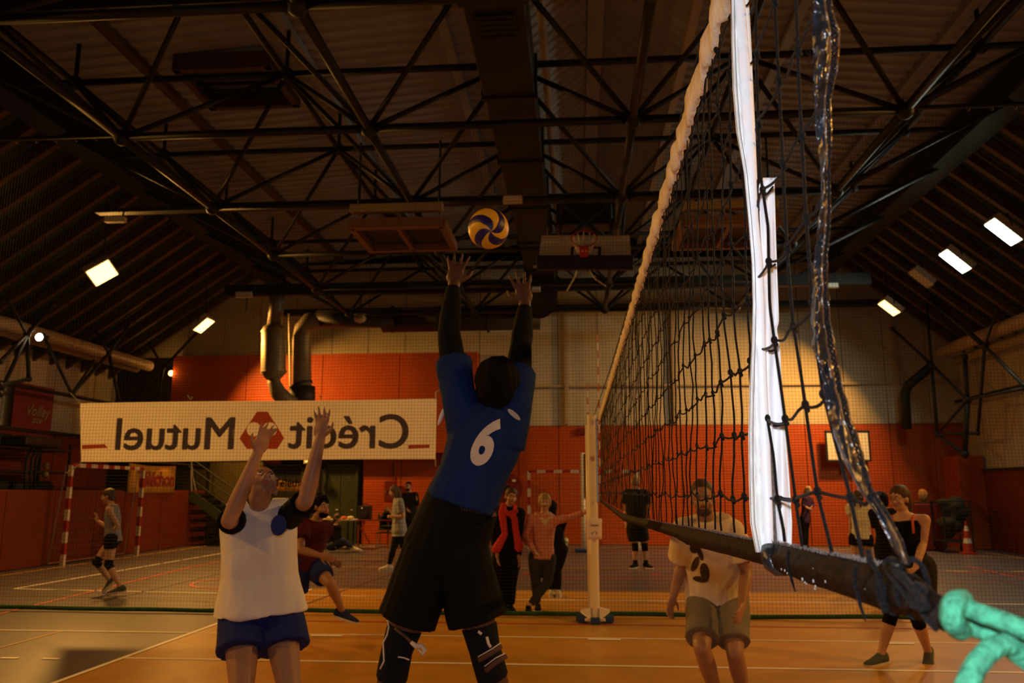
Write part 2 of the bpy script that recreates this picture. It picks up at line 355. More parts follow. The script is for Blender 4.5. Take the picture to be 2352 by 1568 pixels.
# ================================================================ floodlights
M_glowo = glow('lamp_glow_sodium', (1, .60, .20), 4.5); M_glowc = glow('lamp_glow_white', (.9, 1, .78), 12)
def lamp_label(x, y, kind):
    if kind == 'metal': return 'lit cool white floodlight under the right roof slope, ' + ('the lower of the two' if y > 18 else 'the upper of the two')
    return {(-1, 16): 'brightest orange floodlight, high at the left of the hall', (-1, 22): 'smaller orange floodlight left of the exhaust pipe', (1, 22): 'orange floodlight above the right end of the pale back wall'}.get((-1 if x < 0 else 1, int(y)), None)
for (x, y, z, kind, P) in LAMPS:
    s = 1 if x < 0 else -1
    tilt = (.72 if kind == 'sodium' else .75)*s
    R = Matrix.Rotation(-tilt, 3, 'Y')                    # local -Z looks down and towards the court
    if x < 0 and int(y) == 16: R = Matrix.Rotation(-.45, 3, 'X') @ R       # this one is turned towards the camera
    sx, sy = (.50, .46) if kind == 'sodium' else (.66, .42)
    lab = lamp_label(x, y, kind) or ('orange floodlight of the %s row, %s' % ('left' if x < 0 else 'right', 'farthest behind the camera' if y < 0 else ('outside the frame, farther from the camera' if y > 8 else 'outside the frame, nearest the camera')))
    t = thing('floodlight', (x, y, z), lab, 'lamp')
    b = MB(); b.box(Vector((x, y, z))+R @ Vector((0, 0, .09)), (sx+.06, sy+.06, .16), R); b.obj('housing', M_cream, t, bevel=.015)
    b = MB(); b.box(Vector((x, y, z))+R @ Vector((0, 0, 0)), (sx, sy, .012), R); b.obj('lens', M_glowo if kind == 'sodium' else M_glowc, t)
    b = MB(); c = Vector((x, y, z)); b.tube([c+R @ Vector((0, -sy/2-.04, .1)), c+Vector((0, -sy/2-.04, .32)), c+Vector((0, sy/2+.04, .32)), c+R @ Vector((0, sy/2+.04, .1))], .015, 6)
    zr = 8.10-(abs(x+9.4)*.68 if x < 0 else abs(x-7.5)*.82); b.tube([c+Vector((0, 0, .32)), (x, y, max(zr, z+.4))], .018, 6); b.obj('bracket', M_truss, t)
    L = bpy.data.lights.new('flood', 'AREA'); L.shape = 'RECTANGLE'; L.size = sx*.9; L.size_y = sy*.9; L.energy = P; L.color = ORANGE if kind == 'sodium' else COOL; L.spread = math.radians(125 if kind == 'sodium' else 160)
    lo = bpy.data.objects.new('floodlight_lamp', L); COL.objects.link(lo); lo.location = c+R @ Vector((0, 0, -.02)); lo.rotation_euler = R.to_euler()
# unlit fixture in the right row, round wall lamps at the left
t = thing('floodlight', (8.7, 20.6, 6.8), 'unlit floodlight below the two white ones under the right roof slope', 'lamp')
R = Matrix.Rotation(.75, 3, 'Y'); b = MB(); b.box((8.7, 20.9, 6.85), (.6, .42, .16), R); b.obj('housing', M_cream, t, bevel=.02); b = MB(); b.box((8.7, 20.9, 6.77), (.54, .36, .02), R); b.obj('lens', M_pipe, t)
b = MB().tube([(8.7, 20.9, 6.9), (8.7, 20.9, 7.6)], .02, 6); b.obj('bracket', M_truss, t)
for (u, v, Y, r, lab) in ((90, 774, 17, .085, 'small round lit wall lamp on the left lattice, below the brightest floodlight'), (393, 857, 24.4, .09, 'small round lit wall lamp on the orange panel left of the exhaust pipe')):
    p = aY(u, v, Y); t = thing('wall_lamp', p, lab, 'lamp')
    b = MB(); b.ball(p, r, 12, 8, (1, .6, 1)); b.obj('globe', M_glowo if u > 300 else M_glowc, t, smooth=True)
    b = MB(); b.tube([p+Vector((0, .03, 0)), p+Vector((0, .3, .05))], .04, 8); b.obj('socket', M_black, t)
    L = bpy.data.lights.new('globe', 'POINT'); L.energy = 6 if u > 300 else 2; L.color = ORANGE; L.shadow_soft_size = .1; lo = bpy.data.objects.new('wall_lamp_light', L); COL.objects.link(lo); lo.location = p+Vector((.05, -.18, 0))
# emergency light boxes under the girders
for (u0, v0, u1, v1, Y, lab) in ((242, 498, 289, 511, 13.3, 'leftmost small cream emergency light box, on the far left rail'), (541, 670, 579, 683, 21.4, 'small cream light box on the deep girder left of the exhaust pipe'),
        (1156, 450, 1200, 467, 13.2, 'small cream light box on the rail above the ball'), (1221, 656, 1241, 670, 21.3, 'small cream light box beside the raised right hand'), (1893, 650, 1924, 662, 21.4, 'small cream light box on the girder right of the net edge')):
    a = aY(u0, v1, Y); c = aY(u1, v0, Y); t = thing('light_box', ((a.x+c.x)/2, Y, a.z), lab, 'emergency light')
    b = MB(); b.box(((a.x+c.x)/2, Y, (a.z+c.z)/2), (c.x-a.x, .12, c.z-a.z)); b.obj('case', M_cream, t, bevel=.01)
    b = MB(); b.box(((a.x+c.x)/2, Y-.065, (a.z+c.z)/2+.01), ((c.x-a.x)*.86, .012, (c.z-a.z)*.6)); b.obj('diffuser', M_white, t)
    b = MB(); b.tube([((a.x+c.x)/2, Y, (a.z+c.z)/2), ((a.x+c.x)/2, Y+.22, (a.z+c.z)/2+.02), ((a.x+c.x)/2, Y+.22, 6.42)], .015, 6); b.obj('bracket', M_truss, t)
# ---------------------------------------------------------------- heater panels under the frame
def heater(cx, y0, y1, wd, z, dz, lab, m1):
    t = thing('ceiling_heater', (cx, y0, z), lab, 'heater')
    b = MB(); b.box((cx, y0-.02, z+.26), (wd*1.02, .14, .14)); b.obj('casing', M_pipe, t, bevel=.01)
    def pt(s, q): return Vector((cx+s*wd/2, y0+(y1-y0)*q, z+dz*q))
    fr = MB(); fr.beam(pt(-1, 0), pt(-1, 1), .10, .16); fr.beam(pt(1, 0), pt(1, 1), .10, .16); fr.beam(pt(-1, 0), pt(1, 0), .16, .16); fr.beam(pt(-1, 1), pt(1, 1), .12, .12); fr.beam(pt(0, 0), pt(0, 1), .07, .12); fr.obj('frame', m1, t)
    for s in (-.5, .5):
        b = MB(); A, B, C_, D = pt(s-.46, .06), pt(s+.46, .06), pt(s+.46, .94), pt(s-.46, .94); k = Vector((0, 0, .05)); b.add([A+k, B+k, C_+k, D+k, A+k*2, B+k*2, C_+k*2, D+k*2], [(3, 2, 1, 0), (4, 5, 6, 7), (0, 1, 5, 4), (1, 2, 6, 5), (2, 3, 7, 6), (3, 0, 4, 7)]); b.obj('heating_panel', M_duct, t)
    for s in (-.9, .9): b = MB(); b.tube([pt(s, .1)+Vector((0, 0, .2)), pt(s, .1)+Vector((0, 0, 1.5))], .02, 6); b.obj('hanger', M_truss, t)
M_hf = mat('heater_frame', (.22, .115, .075), .5, noise_amt=.1)
heater(-2.93, 12.9, 14.3, 1.52, 5.88, -.0, 'square heater panel with two dark cassettes hanging left of the ball', M_hf)
heater(2.55, 13.2, 14.6, 1.5, 5.88, 0, 'square heater panel seen through the upper net', M_hf)
# ---------------------------------------------------------------- exhaust pipes at the back left
def px(u, v, Y): return aY(u, v, Y)
t = thing('exhaust_pipe', px(628, 860, 21.9), 'fat insulated exhaust pipe with wide silencer drum, leftmost of the two vertical pipes', 'pipe')
k = 21.9/F*1.0
top = px(637, 668, 21.9); a = px(627, 740, 21.9); c = px(627, 862, 21.9)
b = MB(); b.tube([top, px(636, 700, 21.9), px(630, 748, 21.9)], .20, 18); b.obj('pipe_section', M_galv, t, smooth=True)
b = MB(); b.tube([px(630, 742, 21.9), px(630, 752, 21.9), px(629, 760, 21.9), px(628, 852, 21.9), px(628, 858, 21.9), px(628, 872, 21.9)], [.14, .30, .335, .335, .33, .17], 20); b.obj('silencer', M_galv, t, smooth=True)
b = MB(); b.tube([px(628, 864, 21.9), px(630, 880, 21.9), px(640, 903, 21.9), px(660, 922, 21.9), px(684, 935, 22.3)], [.17, .18, .22, .22, .22], 16); b.obj('elbow', M_galv, t, smooth=True)
for v in (760, 852): b = MB(); b.tube([px(629, v, 21.9), px(629, v+3, 21.9)], .35, 20); b.obj('drum_band', M_galv, t)
t = thing('exhaust_pipe', px(690, 880, 22.4), 'tall exhaust pipe bending right at the top, right of the silencer drum', 'pipe')
b = MB(); b.tube([px(694, 935, 22.4), px(693, 780, 22.4), px(697, 756, 22.4), px(712, 738, 22.4), px(735, 731, 22.4)], [.26, .26, .26, .26, .24], 18); b.obj('pipe_section', M_galv, t, smooth=True)
b = MB(); b.tube([px(730, 731, 22.4), px(905, 733, 22.4)], .24, 18); b.obj('pipe_section', M_duct, t, smooth=True)
b = MB(); b.tube([px(693, 880, 22.4), px(694, 884, 22.4)], .30, 18); b.tube([px(694, 888, 22.4), px(694, 935, 22.4)], .36, 18); b.obj('sleeve', M_duct, t, smooth=True)
b = MB(); b.tube([px(668, 930, 22.9), px(664, 720, 22.9)], .035, 8); b.obj('riser', M_pipe, t)
t = thing('ventilation_duct', px(1050, 735, 22.6), 'long dark ventilation duct lying across below the girder left of centre', 'duct')
b = MB(); b.tube([px(880, 735, 22.8), px(1240, 728, 22.8)], .36, 20); b.obj('duct_body', M_duct, t, smooth=True)
b = MB(); b.tube([px(1236, 688, 22.4), px(1236, 690, 21.9)], .5, 20); b.obj('fan_housing', M_duct, t)
for u in (900, 1010, 1120): b = MB(); b.tube([px(u, 733, 22.8), px(u+3, 733, 22.8)], .39, 20); b.obj('duct_band', M_truss, t)
p = px(827, 731, 21.8); t = thing('wall_speaker', p, 'round pale bowl lamp hanging in front of the dark pipe, below the heater', 'lamp')
b = MB(); b.ball(p, .17, 16, 10, (1, .8, .72)); b.obj('bowl', M_cream, t, smooth=True); b = MB(); b.box(p+Vector((0, -.14, .0)), (.18, .03, .03)); b.obj('label_plate', M_hf, t); MB().tube([p+Vector((0, 0, .1)), p+Vector((0, 0, .8))], .015, 6).obj('stem', M_truss, t)
# sodium light caught on panels above the duct: pale upper wall panels between the girders
# ---------------------------------------------------------------- side lattices, eave pipes, curved downpipe
def lattice(name, segs, lab, m=M_truss):
    t = thing(name, px(*segs[0][0]), lab, 'lattice column')
    for a, c, r in segs: MB().tube([px(*a), px(*c)], r*.72, 8).obj('strut', m, t, smooth=True)
    ends = {};
    for a, c, r in segs:
        for e in (a, c): ends[e] = max(r, ends.get(e, 0))
    for e, r in ends.items(): MB().ball(px(*e), r*1.15, 8, 6).obj('joint', m, t, smooth=True)
    return t
lattice('lattice_column', [((2128, 700, 23.2), (2140, 838, 23.2), .05), ((2140, 838, 23.2), (2152, 998, 23.2), .07), ((2050, 755, 23.6), (2140, 838, 23.2), .06), ((2140, 838, 23.2), (2222, 918, 22), .06),
    ((2152, 998, 23.2), (2222, 918, 22), .05), ((2152, 998, 23.2), (2246, 994, 22), .06), ((2152, 998, 23.2), (2216, 1042, 22.4), .07), ((2216, 1042, 22.4), (2222, 918, 22), .10), ((2222, 918, 22), (2216, 820, 22), .08),
    ((2246, 994, 22), (2262, 795, 21), .06), ((2262, 795, 21), (2352, 885, 18.5), .06), ((2262, 795, 21), (2140, 690, 22), .09), ((2222, 918, 22), (2352, 892, 18.5), .05), ((2262, 795, 21), (2290, 710, 20), .05)], 'black tubular lattice column standing in the back right corner')
lattice('lattice_column', [((0, 905, 15), (62, 768, 16.5), .06), ((62, 768, 16.5), (66, 870, 16.5), .06), ((66, 870, 16.5), (0, 885, 15), .06), ((62, 768, 16.5), (20, 690, 15.5), .05), ((62, 768, 16.5), (120, 700, 18), .07), ((0, 830, 15), (62, 768, 16.5), .05)], 'black tubular lattice at the far left edge under the roof slope')
lattice('lattice_column', [((165, 905, 17.5), (250, 812, 20), .06), ((165, 905, 17.5), (100, 770, 17.5), .05), ((250, 812, 20), (215, 750, 20), .05), ((250, 812, 20), (275, 925, 20), .06), ((250, 812, 20), (300, 740, 21), .05), ((165, 905, 17.5), (215, 830, 19), .045)], 'black tubular lattice rising behind the upper left corner of the white banner')
lattice('lattice_column', [((375, 845, 23.5), (470, 745, 23.8), .06), ((375, 845, 23.5), (362, 925, 23.5), .05), ((375, 845, 23.5), (345, 790, 23.0), .05), ((375, 845, 23.5), (300, 925, 23.5), .05)], 'black tubular lattice left of the small wall lamp on the orange panel')
MBp = MB(); MBp.tube([px(2083, 985, 24.2), px(2079, 905, 24.2), px(2086, 885, 24.2), px(2138, 842, 23.6)], .13, 14); tag(MBp.obj('downpipe', M_truss, smooth=True), 'thick black pipe bending up from the orange wall into the right corner lattice', 'pipe')
for (u, v, X, r, lab) in ((2352, 735, 10.3, .17, 'upper pale pipe running below the right roof slope'), (2352, 775, 10.7, .13, 'lower pale pipe running below the right roof slope')):
    p = aX(u, v, X); tag(MB().tube([(X, 6, p.z), (X, 24, p.z)], r, 14).obj('eave_pipe', M_pipe, smooth=True), lab, 'pipe')
for (u, v, X, r, lab) in ((120, 775, -13.0, .16, 'upper pale pipe running below the left roof slope'), (300, 842, -13.4, .13, 'lower pale pipe running below the left roof slope')):
    p = aX(u, v, X); tag(MB().tube([(X, 8, p.z), (X, 24, p.z)], r, 14).obj('eave_pipe', M_pipe, smooth=True), lab, 'pipe')
for (u, v, X, lab) in ((2352, 885, 10.6, 'thin black rail along the right wall above the pale pipes'), (180, 912, -13.6, 'black handrail above the left gallery')):
    p = aX(u, v, X); tag(MB().tube([(X, 8, p.z), (X, 24, p.z)], .05, 8).obj('rail', M_truss), lab, 'rail')
# floodlight wires
# ---------------------------------------------------------------- basketball backboard folded up under the roof
Yb = 14.2
A = px(1238, 595, Yb); B_ = px(1450, 595, Yb); C_ = px(1446, 543, Yb+.22); D_ = px(1244, 543, Yb+.22)
t = thing('basketball_hoop', ((A.x+B_.x)/2, Yb, A.z), 'white basketball backboard with red ring folded up under the roof right of the ball', 'basketball hoop')
nrm = (B_-A).cross(D_-A).normalized(); th = nrm*.03
def slab(q, m, name, par, th_=.03, off=0):
    n_ = (q[1]-q[0]).cross(q[3]-q[0]).normalized(); b = MB(); lo_ = [p+n_*off for p in q]; hi_ = [p+n_*(off+th_) for p in q]
    b.add(lo_+hi_, [(3, 2, 1, 0), (4, 5, 6, 7), (0, 1, 5, 4), (1, 2, 6, 5), (2, 3, 7, 6), (3, 0, 4, 7)]); return b.obj(name, m, par)
def q2(s, r): return A+(B_-A)*s+(D_-A)*r
M_board = mat('backboard', (.80, .74, .62), .5, noise_amt=.05)
slab([A, B_, C_, D_], M_board, 'board', t)
sgn = -1 if nrm.dot(Vector((0, -1, 0))) > 0 else 1
for (s0, s1, r0, r1) in ((.34, .37, .06, .48), (.64, .67, .06, .48), (.34, .67, .42, .48), (.34, .67, .06, .12)):
    for o_ in (-.012, .032): slab([q2(s0, r0), q2(s1, r0), q2(s1, r1), q2(s0, r1)], M_black, 'board_marking', t, .008, o_)
b = MB(); b.beam(q2(-.02, -.16), q2(1.02, -.16), .10, .26); b.obj('lower_pad', M_black, t, bevel=.01)
b = MB(); b.beam(px(1225, 612, Yb), px(1456, 612, Yb), .04, .035); b.obj('pad_rail', M_cream, t)
M_ring = mat('ring_red', (.52, .05, .02), .4)
rc = px(1341, 548, Yb-.15); R_ = Matrix.Rotation(.95, 3, 'X')
b = MB(); b.tube([rc+R_ @ Vector((.225*math.cos(a_), .225*math.sin(a_), 0)) for a_ in [2*PI*i/28 for i in range(29)]], .012, 8); b.obj('ring', M_ring, t, smooth=True)
b = MB(); b.beam(rc+R_ @ Vector((0, -.23, 0)), px(1341, 590, Yb-.05), .16, .05); b.obj('ring_bracket', M_ring, t)
b = MB()
for k in range(12):
    a_ = 2*PI*k/12; p0 = rc+R_ @ Vector((.22*math.cos(a_), .22*math.sin(a_), 0)); p1 = rc+Vector((.10*math.cos(a_+.3), .06*math.sin(a_+.3), -.26)); p2 = rc+Vector((.12*math.cos(a_-.3), .08*math.sin(a_-.3), -.26)); b.tube([p0, p1], .006, 4); b.tube([p0, p2], .006, 4)
stuff(b.obj('net', M_white, t))
fr = MB(); 
for a_, c_ in (((1285, 560), (1290, 468)), ((1405, 560), (1400, 468)), ((1285, 560), (1400, 468)), ((1405, 560), (1290, 468)), ((1262, 556), (1260, 470)), ((1428, 556), (1432, 470))): fr.tube([px(*a_, Yb+.9), px(*c_, Yb+.5)], .04, 8)
fr.obj('support_frame', M_truss, t)
b = MB(); b.box(px(1345, 500, Yb+.9), (1.1, .5, .42)); b.obj('winch_housing', M_black, t, bevel=.02)
for pts in (((1328, 614), (1318, 640), (1302, 668)), ((1350, 614), (1366, 640), (1392, 657))): b = MB(); b.tube([px(u, v, Yb) for u, v in pts], .012, 6); b.obj('cord', M_cream, t)
# wall practice board
Yw = YB-.32
def wq(u, v, Y=Yw): return px(u, v, Y)
t = thing('practice_board', wq(1948, 1058), 'white practice backboard with black border on the right of the orange wall', 'backboard')
a = wq(1900, 1058); c = wq(1994, 990)
b = MB(); b.box(((a.x+c.x)/2, Yw, (a.z+c.z)/2), (c.x-a.x, .03, c.z-a.z)); b.obj('board', M_board, t)
fr = MB(); cx_, cz_ = (a.x+c.x)/2, (a.z+c.z)/2; W_, H_ = c.x-a.x, c.z-a.z
for dx, dz, sx, sz in ((0, H_/2, W_+.06, .05), (0, -H_/2, W_+.06, .05), (-W_/2, 0, .05, H_), (W_/2, 0, .05, H_)): fr.box((cx_+dx, Yw-.01, cz_+dz), (sx, .05, sz))
fr.obj('border', M_black, t)
fr = MB()
for dx, dz, sx, sz in ((-.08, -.12, .48, .04), (-.08, .2, .48, .04), (-.30, .04, .04, .32), (.14, .04, .04, .32)): fr.box((cx_+dx, Yw-.02, cz_+dz), (sx, .012, sz))
fr.obj('target_square', M_black, t)
for dx in (-.15, .15): b = MB(); b.tube([(cx_+dx, Yw+.02, a.z+.1), (cx_+dx*1.2, YB-.12, a.z-.35)], .025, 6); b.obj('strut', M_truss, t)
# sound bar / loose cables: a cable down the orange wall near the centre
tag(MB().tube([px(903, 1062, YB-.1), px(903, 1120, YB-.1)], .014, 6).obj('wall_cable', M_black), 'thin dark cable running down the orange wall above the red box', 'cable')
# ================================================================ volleyball net (plane x = .25, seen almost edge-on)
XN = .2545
def N(u, v): return aX(u, v, XN)
M_cord = mat('net_cord', (.005, .0055, .008), .5, bump=.9, bump_scale=420, spec=.22)
M_tape = mat('net_tape_white', (.86, .84, .82), .6, noise_amt=.06, noise_scale=30, bump=.35, bump_scale=60)
M_tube = mat('antenna_sleeve', (.88, .87, .92), .32, bump=.08, bump_scale=50)
M_top = mat('net_top_band', (.74, .64, .50), .6, noise_amt=.12, noise_scale=14, bump=.6, bump_scale=30)
M_bot = mat('net_bottom_band', (.009, .0045, .003), .6, noise_amt=.5, noise_scale=60, bump=.5, bump_scale=90, spec=.10)
M_fuzz = mat('dust_fuzz', (.12, .095, .085), .9, noise_amt=.4, noise_scale=200)
M_vinyl = mat('black_vinyl', (.010, .011, .015), .22, bump=.35, bump_scale=70, spec=.8)
M_vinyl2 = mat('black_vinyl_lit', (.10, .045, .018), .25, bump=.4, bump_scale=60, spec=.8)  # the same black vinyl, orange lamp light put into its colour as brown
M_rope = mat('green_rope', (.038, .24, .135), .7, noise_amt=.35, noise_scale=160, bump=.5, bump_scale=300)
M_chip = mat('worn_chip', (.35, .34, .33), .7)
net = thing('volleyball_net', (XN, 5, 1.43), 'black volleyball net running from the right foreground to the far white post', 'net')
def lerp_tab(tab, t):
    if t <= tab[0][0]: a, b = tab[0], tab[1]
    elif t >= tab[-1][0]: a, b = tab[-2], tab[-1]
    else:
        for a, b in zip(tab[:-1], tab[1:]):
            if a[0] <= t <= b[0]: break
    k = (t-a[0])/(b[0]-a[0]); k = max(-1.5, min(2.5, k))
    return [p+(q-p)*k for p, q in zip(a[1:], b[1:])]
def ztab(pts, clampz=True):                           # [(z, y)] sorted by z from pixel control points
    r = sorted((N(u, v).z, N(u, v).y) for u, v in pts); return [(1.3, r[0][1]-.01)]+r+[(2.5, r[-1][1])]
colA = ztab([(1984, 1285), (1952, 1132), (1920, 1020), (1890, 900), (1872, 760), (1865, 660), (1850, 480), (1835, 200), (1828, 0)])
colB = ztab([(1912, 1272), (1880, 1136), (1852, 950), (1821, 745), (1810, 600), (1800, 440), (1790, 200), (1780, 0)])
colC = ztab([(1846, 1256), (1828, 1138), (1802, 960), (1778, 785), (1767, 700), (1762, 520), (1745, 400), (1738, 200), (1735, 0)])
colD = ztab([(1799, 1240), (1783, 1135), (1773, 1060), (1752, 850)])
rows = [1.508, 1.608, 1.709, 1.81, 1.911, 2.012, 2.113, 2.214, 2.315]
NC = 94
def ybase(k): return 1.145+.0955*(k-3)
def cpos(k, z):
    if k == 0: y = lerp_tab(colA, z)[0]
    elif k == 1: y = lerp_tab(colB, z)[0]
    elif k == 2: y = lerp_tab(colC, z)[0]
    else:
        y = ybase(k)+.014*math.sin(k*2.1+z*3)+.008*math.sin(k*5.7+z*9)
        if k == 3: y = lerp_tab(colD, min(z, 1.66))[0] if z < 1.66 else 1.165
    nx = noise.noise(Vector((k*3.17, z*5.5, 1.3)))
    x = XN+.010*nx+.004*noise.noise(Vector((k*7.7, z*17, 4)))+(z-1.43)*.016 if k > 2 else XN+.002*nx
    return Vector((x, y, z))
def zbot(y): return lerp_tab([(.62, 1.437), (.9, 1.442), (1.2, 1.440), (1.6, 1.432), (2.14, 1.42), (3.2, 1.405), (4.4, 1.395), (6.8, 1.405), (9.6, 1.43), (10.2, 1.44)], y)[0]
def ztop(y): return 2.405-.012*math.sin(max(0, min(1, (y-.7)/9))*PI)
for k in range(NC):
    y0 = cpos(k, 1.45).y; z0 = zbot(y0)+.012; z1 = ztop(y0)-.047
    n = 64 if k < 8 else (40 if k < 25 else 22)
    z1 -= .006; pts = [cpos(k, z0+(z1-z0)*i/n) for i in range(n+1)]
    for p in pts:
        q = max(0, min(1, (p.z-(z1-.12))/.12)); p.x = p.x*(1-q)+(XN+.020)*q
    MB().tube(pts, .0020 if k < 4 else .0018, 8 if k < 10 else 5).obj('vertical_cord', M_cord, net, smooth=True)
kn = MB()
for r_, z in enumerate(rows):
    pts = []
    for k in range(NC):
        a = cpos(k, z+.006*math.sin(k*1.9+r_)); b = cpos(k+1, z+.006*math.sin((k+1)*1.9+r_)) if k+1 < NC else None
        rr = .0046 if k < 8 else .0038
        kn.ball(a, rr, 8 if k < 8 else 6, 6 if k < 8 else 4, (1, .9, 1.25)); 
        if k < 10: kn.ball(a+Vector((.002, .001, -.006)), rr*.75, 7, 5)
        pts.append(a)
        if b is not None:
            m = 6 if k < 20 else 3; dip = (.002 if k < 4 and r_ < 1 else .007)+.005*noise.noise(Vector((k*1.3, r_*2.7, 0)))
            for i in range(1, m): t_ = i/m; q = a.lerp(b, t_); q.z -= dip*4*t_*(1-t_); q.x += .004*math.sin(k*3.1+r_+t_*3); pts.append(q)
    if r_ < 4 or True:                                # out to the end tape
        e = lerp_tab([(1.45, .68), (1.508, .735), (1.556, .785), (1.61, .832), (1.68, .86), (1.75, .85), (1.81, .83), (1.9, .79), (2.0, .77), (2.4, .74)], z)[0]
        if e < pts[0].y: a = pts[0]; pts = [Vector((XN, e, z+.004)), Vector((XN, (e+a.y)/2, z-.006))]+pts
    MB().tube(pts, .0019, 6).obj('horizontal_cord', M_cord, net, smooth=True)
stuff(kn.obj('knots', M_cord, net, smooth=True))
# top band: canvas doubled over the head cable, wrinkled
def strip(pts_fn, n, m): return [[pts_fn(i/n, j/m) for j in range(m+1)] for i in range(n+1)]
rg = []
for i in range(420):
    t_ = i/419; y = .74+(10.1-.74)*t_**1.6; zt = ztop(y)+.028
    wr_ = .004*math.sin(y*38+2*math.sin(y*9))+.004*noise.noise(Vector((y*16, 0, 0))); hb = .072+.006*abs(math.sin(y*22))+.010*noise.noise(Vector((y*30, 3, 0)))
    X = XN+.018+wr_; ring = []
    for (dx, dz) in ((-.002, 0), (-.008, -.012), (-.009, -.5), (-.007, -1), (-.001, -1.03), (.006, -1), (.008, -.5), (.007, -.012)):
        zz = dz*hb if dz < -.1 else dz
        ring.append(Vector((X+dx+.005*noise.noise(Vector((y*30, dz*5, 1))), y+.006*noise.noise(Vector((y*45, dz*3, 6))), zt+zz)))
    rg.append(ring)
MB().loft(rg).obj('top_band', M_top, net, smooth=True)
MB().tube([(XN+.016, .60, 2.44), (XN+.016, 3, 2.425), (XN+.0, 6, 2.42), (.21, 10.2, 2.445)], .004, 8).obj('head_cable', M_cord, net, smooth=True)
# bottom band
top_e = [(1388, 1152), (1435, 1180), (1492, 1194), (1558, 1207), (1577, 1209), (1674, 1228), (1739, 1241), (1781, 1246), (1846, 1259), (1898, 1271), (1960, 1281), (2040, 1300), (2100, 1316), (2150, 1360), (2168, 1395)]
bot_e = [(1388, 1160), (1435, 1197), (1492, 1214), (1558, 1236), (1577, 1250), (1674, 1274), (1739, 1292), (1781, 1306), (1846, 1335), (1898, 1352), (1960, 1373), (2040, 1405), (2100, 1418), (2150, 1432), (2172, 1425)]
ctr = [((N(*a)+N(*b))/2, (N(u_[0], u_[1]).z if False else 0)) for a, b, u_ in zip(top_e, bot_e, top_e)]
rg = []; tp = []
cc = []
for a, b in zip(top_e, bot_e):
    m_ = ((a[0]+b[0])/2, (a[1]+b[1])/2); c = N(*m_); hpx = (b[1]-a[1])/2; d_ = (c-EYE).dot(_f); cc.append((c.y, c.z, hpx*d_/F))
cc = sorted(cc)+[(10.1, 1.43, .018)]
n = 260
for i in range(n+1):
    y = cc[0][0]+(10.1-cc[0][0])*(i/n)**1.7; z, h = lerp_tab([(q[0], q[1], q[2]) for q in cc], y); h = max(.012, min(.024, h))
    jt = .0016*noise.noise(Vector((y*40, 0, 0))); X = XN+.003*noise.noise(Vector((y*8, 5, 0))); ring = []
    for a_ in range(14):
        th_ = 2*PI*a_/14; cx, sz_ = math.cos(th_), math.sin(th_)
        tk = .010 if sz_ < .3 else .0055
        ring.append(Vector((X+tk*cx+.0012*noise.noise(Vector((y*60, a_*.9, 2))), y, z+h*sz_+jt*(1+sz_))))
    rg.append(ring); tp.append((y, z, h))
MB().loft(rg).obj('bottom_band', M_bot, net, smooth=True)
fz = MB()
for i in range(2600):
    y = .70+(random.random()**1.8)*2.6; z, h = lerp_tab([(q[0], q[1], q[2]) for q in cc], y); h = max(.012, min(.024, h)); a = Vector((XN+random.uniform(-.004, .004), y, z+h-.001))
    fz.tube([a, a+Vector((random.uniform(-.002, .002), random.uniform(-.003, .003), random.uniform(.001, .0045)))], [.0005, .0002], 3, False)
stuff(fz.obj('dusty_fuzz', M_fuzz, net))
ch = MB()
for (u, v, s_) in ((1812, 1307, .0022), (1820, 1310, .0025), (1826, 1316, .002), (1862, 1330, .003), (1868, 1337, .0022), (1872, 1340, .0016), (1888, 1334, .0028), (1893, 1346, .0022), (1892, 1352, .002), (1917, 1335, .0022), (1888, 1306, .0014), (2012, 1352, .0018), (1830, 1296, .0012)):
    p = N(u, v); ch.ball(p+Vector((-.009, 0, 0)), s_*.7, 6, 4, (.5, 1, 1))
ch.obj('worn_spots', M_chip, net)
for u in (1840, 2000):
    p = N(u, 1290); z, h = lerp_tab([(q[0], q[1], q[2]) for q in cc], p.y)
    MB().tube([Vector((XN-.013, p.y, z+h*.9)), Vector((XN-.0145, p.y+.002, z)), Vector((XN-.012, p.y-.002, z-h)), Vector((XN-.010, p.y-.006, z-h*1.6))], [.0018, .0018, .0016, .0007], 8).obj('tie_cord', M_cord, net, smooth=True)
# side band: hem, flap, antenna sleeve, second strip; control table v -> edge pixels at y = 1.14
ys = 1.135
tab = [(-260, 1672, 1676, 1681, 1702, 1712), (0, 1679, 1684, 1687, 1711, 1720), (100, 1680, 1686, 1693, 1719, 1726), (200, 1683, 1690, 1699, 1727, 1730), (300, 1691, 1698, 1706, 1733, 1735), (400, 1709, 1712, 1715, 1737, 1739), (500, 1719, 1721, 1722, 1742, 1743), (600, 1727, 1729, 1730, 1752, 1753), (700, 1729, 1732, 1735, 1756, 1757), (800, 1726, 1731, 1738, 1759, 1760), (900, 1721, 1729, 1741, 1763, 1764), (1000, 1719, 1728, 1745, 1768, 1769), (1100, 1720, 1729, 1749, 1772, 1773), (1200, 1723, 1732, 1754, 1776, 1777), (1262, 1735, 1742, 1757, 1777, 1778)]
V = [-260+8*i for i in range(0, 192)]
def pt(u, v, dy=0): return aY(u, v, ys+dy)
hem, flap, tub = [], [], []
